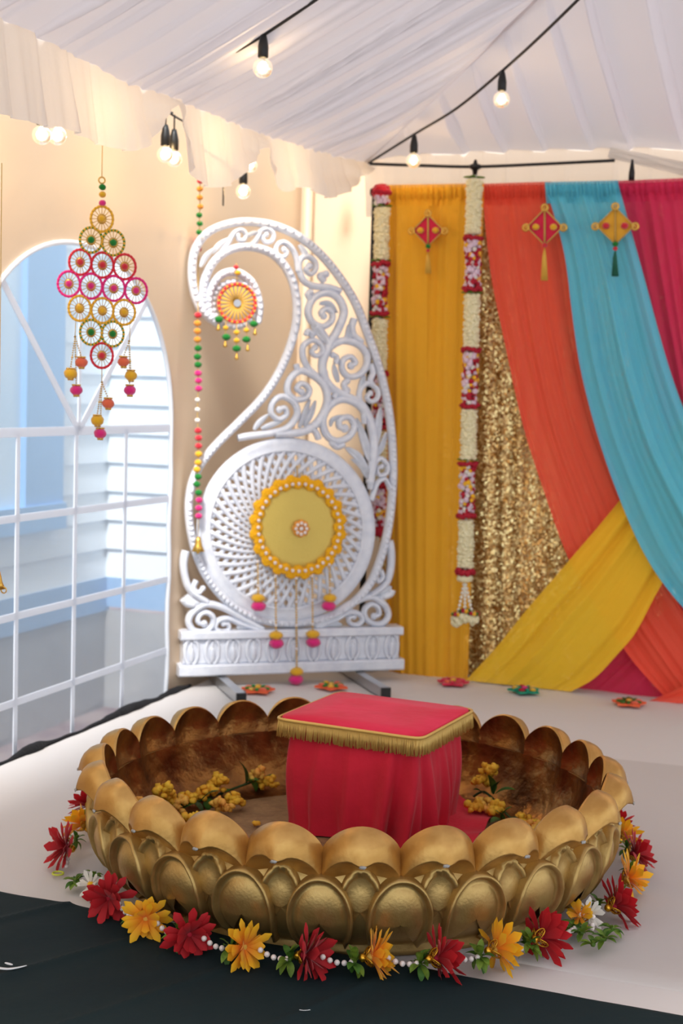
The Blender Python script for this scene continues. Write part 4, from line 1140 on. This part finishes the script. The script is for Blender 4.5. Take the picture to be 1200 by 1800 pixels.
sprig([(300, 1420), (345, 1410), (400, 1390), (450, 1372), (478, 1362)],
      [(283, 1386, 1.), (300, 1400, 1.1), (318, 1412, 1.), (352, 1394, .9), (385, 1372, 1.2), (392, 1414, 1.2), (415, 1405, 1.), (335, 1442, 1.), (447, 1358, 1.), (470, 1376, 1.1), (372, 1388, .9), (253, 1412, .9), (330, 1400, .9)],
      [(432, 1378, 420, 1338, .011), (430, 1376, 455, 1372, .012), (405, 1388, 385, 1402, .012), (352, 1410, 385, 1390, .011), (345, 1412, 320, 1424, .012), (370, 1404, 365, 1424, .012), (405, 1392, 412, 1412, .010), (440, 1370, 450, 1392, .010), (340, 1410, 356, 1428, .010)],
      'yellow blossom sprig lying on the window side of the red stool', ['blossom', 'blossom', 'blossom_orange'])
sprig([(832, 1400), (850, 1392), (872, 1410), (900, 1440), (935, 1455)],
      [(862, 1352, 1.), (845, 1370, 1.1), (852, 1412, 1.1), (868, 1420, 1.), (925, 1440, 1.1), (938, 1450, 1.), (832, 1416, .8), (860, 1470, .9)],
      [(865, 1395, 858, 1362, .012), (868, 1396, 880, 1372, .013), (870, 1396, 905, 1388, .012), (850, 1396, 832, 1388, .010), (880, 1440, 900, 1418, .013), (885, 1442, 870, 1425, .011), (890, 1445, 912, 1440, .012), (880, 1440, 862, 1446, .011), (905, 1450, 915, 1465, .010)],
      'yellow and orange blossom sprig beside the trailing red hem', ['blossom', 'blossom', 'blossom_orange'])
c = on_z(450, 1447, .062); m = MB(); m.ball(c, (.012, .009, .006), 8, 5, jit=.3); tag(m.build('fallen_petal', 'blossom', loc=c), 'single fallen yellow petal on the bowl floor', 'petal')

# ------------------------------------------------------------------ flower garlands round the foot of the bowl
def petal_src(mk, L_, W_, curl):
    rows = []
    for i in range(6):
        t = i / 5; w = W_ * (.35 + .9 * t) * (1 if t < .75 else (1 - ((t - .75) / .25) ** 2 * .85)); x = curl * t * t * L_
        w *= .8
        rows.append([V((x + .3 * w, -w, L_ * t)), V((x, 0, L_ * t * 1.02)), V((x + .3 * w, w, L_ * t))])
    m = MB(); m.grid(rows); o = m.build('petal_seed', mk); me = o.data; bpy.data.objects.remove(o); return me
PET = {'red': [petal_src('petal_red', .058, .0135, .2), petal_src('petal_red', .050, .0145, .1), petal_src('petal_red', .060, .0125, .35)],
       'yellow': [petal_src('petal_yellow', .054, .0125, .2), petal_src('petal_yellow', .046, .0135, .1), petal_src('petal_yellow', .058, .0115, .35)],
       'white': [petal_src('white_petal', .030, .006, .2), petal_src('white_petal', .026, .006, .1)]}
def basis(zax):
    z = zax.normalized(); x = z.cross(V((.3, .1, 1))).normalized(); y = z.cross(x); return Matrix((x, y, z)).transposed()
def cup_mesh(m, c, B, k=4, L_=.024):
    for i in range(k):
        g = 2 * PI * i / k + .4; d = B @ V((math.cos(g), math.sin(g), .25)).normalized(); t = B @ V((-math.sin(g), math.cos(g), 0)); rim = []
        for j in range(12):
            h = 2 * PI * j / 12; rim.append(c + d * (L_ * .55 + L_ * .5 * math.cos(h)) + t * (L_ * .34 * math.sin(h)) + (B @ V((0, 0, 1))) * (.010 * (.5 + .5 * math.cos(h)) ** 2))
        m.tube(rim, .0016, 4, True)
        for j in (2, 3, 4, 1, 5): m.tube([rim[j], rim[12 - j]], .0010, 3)
        m.tube([rim[0], rim[6]], .0010, 3); m.tube([rim[2], rim[8]], .0008, 3); m.tube([rim[10], rim[4]], .0008, 3)
def flower(parent, c, axis, col, sc=1., npet=27, cup=True, op3=(78, 56, 34)):
    B = basis(axis); m = MB(); m.ball(c, .010 * sc, 8, 5)
    f = m.build('flower', {'red': 'rose_red', 'yellow': 'blossom_orange', 'white': 'pom_yellow'}[col], parent, loc=c, label='%s cloth flower' % col)
    for k in range(npet):
        layer = k % 3; g = 2 * PI * k / npet + random.uniform(-.18, .18)
        op = math.radians(op3[layer] + random.uniform(-10, 10))
        d = B @ V((math.cos(g) * math.sin(op), math.sin(g) * math.sin(op), math.cos(op)))
        xx = (B @ V((0, 0, -1))); xx = (xx - d * xx.dot(d)).normalized(); yy = d.cross(xx)
        M3 = Matrix((xx, yy, d)).transposed().to_4x4(); s = sc * random.uniform(.88, 1.12)
        o = bpy.data.objects.new('petal', random.choice(PET[col])); COL.objects.link(o); o.parent = f
        loc = d * (.006 * sc); low = (c + loc + d * (.058 * s)).z
        o.matrix_local = Matrix.Translation(loc) @ M3 @ Matrix.Scale(s, 4)
    if cup:
        m = MB(); cup_mesh(m, c - (B @ V((0, 0, 1))) * .012, B); m.build('filigree_cup', 'filigree', f)
        m = MB(); m.ball(c - (B @ V((0, 0, 1))) * .014, .009, 8, 6); m.build('filigree_bead', 'filigree', f)
    return f
def leaves(parent, c, axis, k=12, sc=1.):
    B = basis(axis); m = MB(); m.ball(c, .006, 6, 4); o = m.build('leaf_cluster', 'leaf_light', parent, loc=c)
    for i in range(k):
        g = 2 * PI * i / k + random.uniform(-.2, .2); e = random.uniform(-.7, .7); d = B @ V((math.cos(g) * math.cos(e), math.sin(g) * math.cos(e), math.sin(e)))
        tip = c + d * (.030 * sc); tip.z = max(tip.z, .008); m = MB(); leaf_mesh(m, c + d * .003, tip, .0065 * sc, 0, .35); m.build('leaf', 'leaf_light' if random.random() < .7 else 'leaf', o)
    return o
def pearls(parent, a, b, r=.0062):
    m = MB(); k = max(2, int((a - b).length / (r * 2)))
    for i in range(k + 1): m.ball(lerp(a, b, i / k) + Z * (-.006 * math.sin(PI * i / k)), r, 8, 5)
    return m.build('pearl_string', 'pearl', parent)
Tn = lambda p: V((-(p.y - BC.y), p.x - BC.x, 0)).normalized()   # counter-clockwise tangent seen from above
FZ = .046
fg = [(192, 1578, 'red'), (256, 1614, 'yellow'), (332, 1642, 'red'), (428, 1664, 'yellow'), (535, 1680, 'red'), (650, 1682, 'yellow'), (765, 1684, 'red'), (868, 1668, 'yellow'), (948, 1648, 'red')]
g0 = thing('bowl_garland', on_z(540, 1700, 0), 'pearl and cloth flower garland lying round the near foot of the bowl', 'garland')
P = []
for k, (x, y, c) in enumerate(fg):
    p = on_z(x, y, FZ + .006); P.append(p); t = Tn(p); out = V((p.x - BC.x, p.y - BC.y, 0)).normalized()
    face = max(0, (5 - k) * .24)
    flower(g0, p, t * 1.0 + out * face + Z * (.10 + .06 * (k % 2)), c, 1.0 if k > 3 else .86, op3=(66, 48, 28) if k > 3 else (80, 58, 34))
for k in range(len(P) - 1):
    a, b = P[k], P[k + 1]; d = (b - a)
    lc = lerp(a, b, .76) + Z * -.012
    leaves(g0, lc, d, 14, 1.2); pearls(g0, lerp(a, b, .28) + Z * -.002, lerp(a, b, .72) - Z * .012)
a = on_z(160, 1556, .03); flower(g0, a, V((-.3, -.6, .5)), 'white', 1.0, 14, False); leaves(g0, on_z(133, 1548, .022), V((0, 0, 1)), 12, 1.05); leaves(g0, on_z(165, 1538, .022), V((0, 0, 1)), 8, .8); pearls(g0, a, P[0])
e = on_z(1035, 1606, .04); flower(g0, e, V((.2, -.9, .5)), 'white', 1.05, 16, False); flower(g0, on_z(1018, 1610, .04), V((-.3, -.5, .6)), 'yellow', .62, 14, True)
for x, y in ((1062, 1650), (1042, 1660), (1075, 1632), (1022, 1640), (1008, 1628)): leaves(g0, on_z(x, y, .026), V((0, 0, 1)), 11, 1.)
pearls(g0, P[-1] + Z * -.01, on_z(1010, 1632, .03)); pearls(g0, on_z(1042, 1612, .045), on_z(1040, 1632, .03)); leaves(g0, lerp(P[-1], P[-2], .24) , V((1, 0, 0)), 6)
g1 = thing('bowl_garland', on_z(1110, 1560, 0), 'cloth flower garland round the far side of the bowl ending in a yellow ring', 'garland')
Q = []
for x, y, c, sx, s in ((118, 1490, 'red', V((-.75, -.45, .35)), .95), (148, 1450, 'yellow', V((-.6, .3, .5)), .9), (156, 1416, 'red', V((-.5, .3, .6)), .85), (1078, 1592, 'red', V((.9, .25, .3)), .95), (1102, 1545, 'yellow', V((.85, -.2, .5)), .98), (1112, 1502, 'red', V((.9, -.1, .5)), .95), (1092, 1470, 'yellow', V((.4, .6, .5)), .8), (1085, 1452, 'red', V((.3, .5, .6)), .75)):
    p = on_z(x, y, FZ); Q.append(p); flower(g1, p, sx, c, s * 1.05, 24, True, (66, 48, 28))
mid = [BC + V((math.cos(a), math.sin(a), 0)) * .66 + Z * .02 for a in [math.radians(d) for d in (165, 150, 135, 120, 105, 90, 75, 60, 45, 30, 15)]]
m = MB(); m.tube(crom([Q[2]] + mid + [Q[7]], 4), .004, 5); m.build('string', 'thread_white', g1)
pearls(g1, on_z(122, 1488, .045), on_z(116, 1522, .012))
for a, b in ((Q[0], Q[1]), (Q[1], Q[2]), (Q[3], Q[4]), (Q[4], Q[5]), (Q[5], Q[6])): leaves(g1, lerp(a, b, .5) - Z * .01, b - a, 9)
leaves(g1, on_z(1052, 1588, .03), V((0, 0, 1)), 9)
m = MB(); c = on_z(102, 1535, .006); m.tube([c + V((math.cos(k * PI / 8), math.sin(k * PI / 8), .0)) * .013 for k in range(16)], .0025, 5, True); m.build('end_ring', 'ring_loop', g1)

# ------------------------------------------------------------------ hanging ring curtain by the window
hp_ = on_pl(180, 262, E0, n) + n * .05; ry = math.radians(10); rd = V((math.cos(ry), math.sin(ry), 0)); rn = V((rd.y, -rd.x, 0))
def rp_(x, y, off=0): return on_pl(x, y, hp_, rn) + rn * off
rh = thing('ring_hanging', rp_(180, 500), 'diamond hanging of thread wrapped rings with pompom centres before the arched window', 'wall hanging')
RK = hp_.y / 2500
m = MB(); m.tube([rp_(180, 250), rp_(179, 311)], .0015, 4); m.build('thread', 'thread_gold', rh)
m = MB(); c = rp_(179, 317); m.tube([c + rd * (.009 * math.cos(a)) + Z * (.009 * math.sin(a)) for a in [k * PI / 6 for k in range(12)]], .0025, 5, True); m.build('hanging_ring', 'thread_gold', rh)
for y, mk in ((329, 'pom_green'), (342, 'pom_yellow'), (357, 'pom_pink')): part_pom(mk, rp_(180, y), .0105, rh)
RING = [(179, 385, 'pom_yellow'), (160, 422, 'pom_green'), (199, 427, 'pom_green'), (141, 461, 'pom_red'), (180, 466, 'pom_red'), (219, 469, 'pom_red'), (121, 499, 'pom_pink'), (160, 503, 'pom_pink'), (200, 507, 'pom_pink'), (239, 511, 'pom_pink'),
        (140, 542, 'pom_yellow'), (180, 546, 'pom_yellow'), (218, 549, 'pom_yellow'), (160, 584, 'pom_green'), (198, 587, 'pom_green'), (179, 625, 'pom_red')]
for x, y, mk in RING:
    c = rp_(x, y); R1 = 20.5 * RK; Rz = 21.5 * RK
    m = MB(); K = 40
    m.tube([c + rd * (R1 * .92 * math.cos(2 * PI * k / K)) + Z * (Rz * math.sin(2 * PI * k / K)) for k in range(K)], .0036, 6, True)
    for k in range(20): a = 2 * PI * k / 20; m.ball(c + rd * (R1 * .92 * math.cos(a)) + Z * (Rz * math.sin(a)) + rn * .001, .0046, 5, 4, 1)
    r = m.build('ring', [mk, 'felt_yellow' if mk in ('pom_yellow', 'pom_green') else mk], rh)
    m = MB()
    for k in range(16): a = 2 * PI * k / 16; d = rd * (R1 * .92 * math.cos(a)) + Z * (Rz * math.sin(a)); m.tube([c + d * .25, c + d], .0013, 4)
    m.build('spokes', 'thread_gold', r, kind='stuff')
    m = MB(); B = Matrix((rd, Z, rn)).transposed(); m.ball(c, (.0145, .0155, .003), 14, 5, rot=B); m.build('gold_backing', 'gold_bead', r)
    part_pom(mk, c + rn * .006, .0105, r, sq=.95)
m = MB()
for a, b in ((129, 571), (178, 572), (217, 572), ): pass
for (x0, y0), (x1, y1) in (((133, 566), (132, 592)), ((228, 570), (228, 600)), ((179, 646), (179, 672))): m.tube([rp_(x0, y0), rp_(x1, y1)], .0014, 4)
m.build('tassel_threads', 'thread_gold', rh)
for x0, y0, L_ in ((132, 592, ((143, 637, 'pom_coral', .018), (124, 657, 'pom_yellow', .019), (134, 686, 'pom_pink', .018))), (179, 672, ((190, 709, 'pom_coral', .018), (171, 739, 'pom_yellow', .019), (176, 762, 'pom_pink', .018))),
                   (227, 600, ((217, 636, 'pom_coral', .017), (230, 660, 'pom_yellow', .018), (228, 686, 'pom_pink', .018)))):
    for x, y, mk, r in L_:
        bead_strand(rh, rp_(x0, y0), rp_(x, y - 9), .0026, .0062, ('thread_gold', 'gold_bead'))
        tz = part_pom(mk, rp_(x, y), r, rh, 'pompom', sq=.85)
        m = MB(); c = rp_(x, y - 9)
        for k in range(6): a = 2 * PI * k / 6; m.ball(c + V((math.cos(a), math.sin(a), 0)) * .009, (.005, .005, .003), 5, 4)
        c = rp_(x, y + 9)
        for k in range(5): a = 2 * PI * k / 5; m.ball(c + V((math.cos(a), math.sin(a), 0)) * .006, (.004, .004, .005), 5, 4)
        m.build('gold_caps', 'gold_bead', rh, kind='stuff')

# gold tassel of a hanging that is otherwise out of frame
p0 = on_pl(-4, 1028, hp_ - u * .75, n); sb = thing('bell_tassel', p0, 'gold bell tassel dangling against the window at the photo edge', 'ornament')
m = MB(); m.tube([p0 + Z * .03, p0 + Z * 1.05], .0012, 4); m.build('thread', 'thread_gold', sb); bell_mesh(p0 - Z * .01, .020, .045).build('bell', 'gold_bead', sb)
m = MB(); c = p0 + n * .018 - Z * .012; m.tube([c + n * (.008 * math.cos(k * PI / 5)) + Z * (.008 * math.sin(k * PI / 5)) for k in range(10)], .0018, 4, True); m.build('loop', 'gold_bead', sb)

# ------------------------------------------------------------------ long pompom string beside the paisley
ps = thing('pompom_string', pp(348, 958, .05), 'long string of coloured pompoms with gold bell beside the paisley', 'garland')
topY = on_pl(352, 262, E0, n).y - .03
def sdepth(y):
    pr = pp(348, y)
    return lerp(topY, pr.y + .06, min(1, (y - 255) / 160)) if y < 415 else (lerp(pr.y + .06, pr.y - .05, min(1, max(0, (y - 440) / 105))))
beads = [(352, 288, 'r'), (352, 303, 'r'), (352, 318, 'r'), (351, 332, 'o'), (351, 347, 'o'), (352, 363, 'o'), (350, 378, 'g'), (351, 393, 'g'), (350, 408, 'g'), (348, 423, 'r'), (348, 438, 'r'), (348, 554, 'r'), (347, 568, 'o'), (347, 582, 'o'), (347, 597, 'o'),
         (348, 612, 'g'), (347, 627, 'g'), (348, 641, 'g'), (348, 656, 'p'), (349, 669, 'p'), (349, 683, 'p'), (347, 703, 'w'), (347, 720, 'w'), (347, 739, 'w'), (348, 757, 'r'), (349, 770, 'r'), (349, 784, 'r'), (349, 798, 'y'), (348, 813, 'y'), (346, 825, 'y'),
         (348, 838, 'g'), (346, 851, 'g'), (349, 866, 'g'), (350, 879, 'p'), (349, 893, 'p'), (349, 907, 'p')]
KEY = {'r': 'pom_red', 'o': 'pom_orange', 'g': 'pom_green', 'p': 'pom_pink', 'w': 'pom_white', 'y': 'pom_yellow'}
m = MB(); m.tube([at_depth(x, y, sdepth(y)) for x, y in [(352, 255)] + [(b[0], b[1]) for b in beads] + [(348, 942)]], .0022, 4); m.build('thread', 'thread_gold', ps)
for x, y, k in beads: part_pom(KEY[k], at_depth(x, y, sdepth(y)), (.0150 if y > 420 else .0125) * (.72 if k == 'w' else 1), ps, sq=.8)
c = at_depth(348, 969, sdepth(969)); bell_mesh(c, .026, .058).build('bell', 'gold_bead', ps)

# ------------------------------------------------------------------ string lights
def bulb(parent, sock, down=Z * -1, r=.030, power=BULB_W, sx=.0):
    """socket top at sock; the lamp's light sits in its glass"""
    s = V(sock); m = MB(); m.lathe(s, [(.001, .018), (.008, .016), (.012, .0), (.016, -.02), (.016, -.052), (.012, -.055), (.001, -.055)], 10)
    k = m.build('socket', 'black_plastic', parent)
    g = s - Z * (.055 + r * .95); m = MB()
    m.lathe(g, [(.010, r * 1.05), (.012, r * .9)] + [(r * math.sin(a), r * math.cos(a)) for a in [PI * q / 10 for q in range(3, 11)]], 16); m.build('bulb_glass', 'glass', k)
    m = MB(); m.tube([g + V((0, 0, r * .7)), g + V((.006, 0, r * .3)), g + V((-.005, 0, -r * .1)), g + V((.004, 0, -r * .4))], .0062, 6); m.build('filament', 'filament', k)
    ld = bpy.data.lights.new('bulb_light', 'POINT'); ld.energy = power; ld.color = (1., .70, .36); ld.shadow_soft_size = .02
    lo = bpy.data.objects.new('bulb_light', ld); COL.objects.link(lo); lo.parent = parent; lo.location = g - ORG[parent.name]
    return k
def ceil_pt(px, py, f=.94):
    """a point in front of the liner along the view of that pixel"""
    d = ray(px, py); best = None
    for nn_, dirv in ((n, 0), (nD, 1)):
        # plane: z = zE + SL * dist
        N_ = Z - nn_ * SL; t = ((E0 - EYE).dot(N_) - (-.03)) / d.dot(N_)
        if t > 0 and (best is None or t < best): best = t
    return EYE + d * (best * f)
# run crossing the tent from the corner
a = thing('string_light', E0, 'string light crossing the liner from the corner above the paisley', 'string light')
k0 = on_pl(650, 288, BV, u) - u * .02
pts = [k0] + [ceil_pt(x, y, f) for x, y, f in ((728, 236, .965), (803, 190, .955), (883, 124, .945), (945, 68, .94), (1015, 0, .93), (1100, -85, .92))]
m = MB(); m.tube(crom(pts, 6), .0055, 6); m.build('cable', 'black_plastic', a)
bulb(a, pts[1] + Z * -.02, power=.5); bulb(a, pts[3] + Z * -.018, power=.5)
# run along the back eave
b = thing('string_light', on_pl(835, 292, BV, u), 'black cable run level above the yellow and coral drapes', 'string light')
pts = [on_pl(x, y, back_pt(-.09), u) for x, y in ((650, 288), (740, 291), (835, 293), (960, 288), (1080, 282))]
m = MB(); m.tube(crom(pts, 6), .0065, 6); m.build('cable', 'black_plastic', b)
c = pts[2]; m = MB(); m.lathe(c, [(.001, .030), (.006, .026), (.010, .012), (.026, .006), (.026, -.006), (.012, -.014), (.007, -.045), (.001, -.05)], 10); m.build('hanging_socket', 'black_plastic', b)
c = on_pl(1110, 303, back_pt(.0), u); m = MB(); m.tube([c + Z * .05, c + Z * .0, c - Z * .03], [.004, .012, .012], 8); m.build('hanging_socket', 'black_plastic', b)
# run crossing above the arched window
c_ = thing('string_light', ceil_pt(300, 168, .96), 'string light crossing the liner above the arched window', 'string light')
pts = [ceil_pt(x, y, f) for x, y, f in ((297, 172, .985), (330, 148, .96), (400, 100, .95), (463, 62, .945), (555, 0, .94), (640, -60, .93))]
m = MB(); m.tube(crom(pts, 6), .005, 6); m.build('cable', 'black_plastic', c_); bulb(c_, pts[3] + Z * -.012, power=.5)
# run hidden behind the scalloped valance
VP = E0 - n * .17
d_ = thing('string_light', on_pl(292, 240, VP, n), 'string light behind the scalloped valance with two drop bulbs', 'string light')
sk = [(74, 186, 1.0), (101, 188, 1.), (291, 228, 1.3), (306, 236, .7), (428, 298, 1.3), (440, 252, .6), (598, 276, 1.)]
pts = []
for x, y, pw in sk:
    p = on_pl(x, y, VP, n); pts.append(p + Z * .06); bulb(d_, p, power=BULB_W * pw, r=.028)
    m = MB(); m.tube([p + Z * .015, p + Z * .065], .003, 5); m.build('drop_wire', 'black_plastic', d_)
m = MB(); m.tube(crom([on_pl(-120, 120, VP, n)] + pts, 6), .004, 6); m.build('cable', 'black_plastic', d_)
m = MB(); p = on_pl(393, 318, VP, n); m.tube([p + Z * .05, p - Z * .02, p - Z * .09], .006, 6, flat=(n, .3)); tag(m.build('strap', 'dark_metal', loc=p), 'dark webbing strap dangling under the valance near the paisley', 'strap')

for o in COL.objects:
    if o.type == 'MESH' and o.parent is None and o.get('kind') is None: o['kind'] = 'thing'
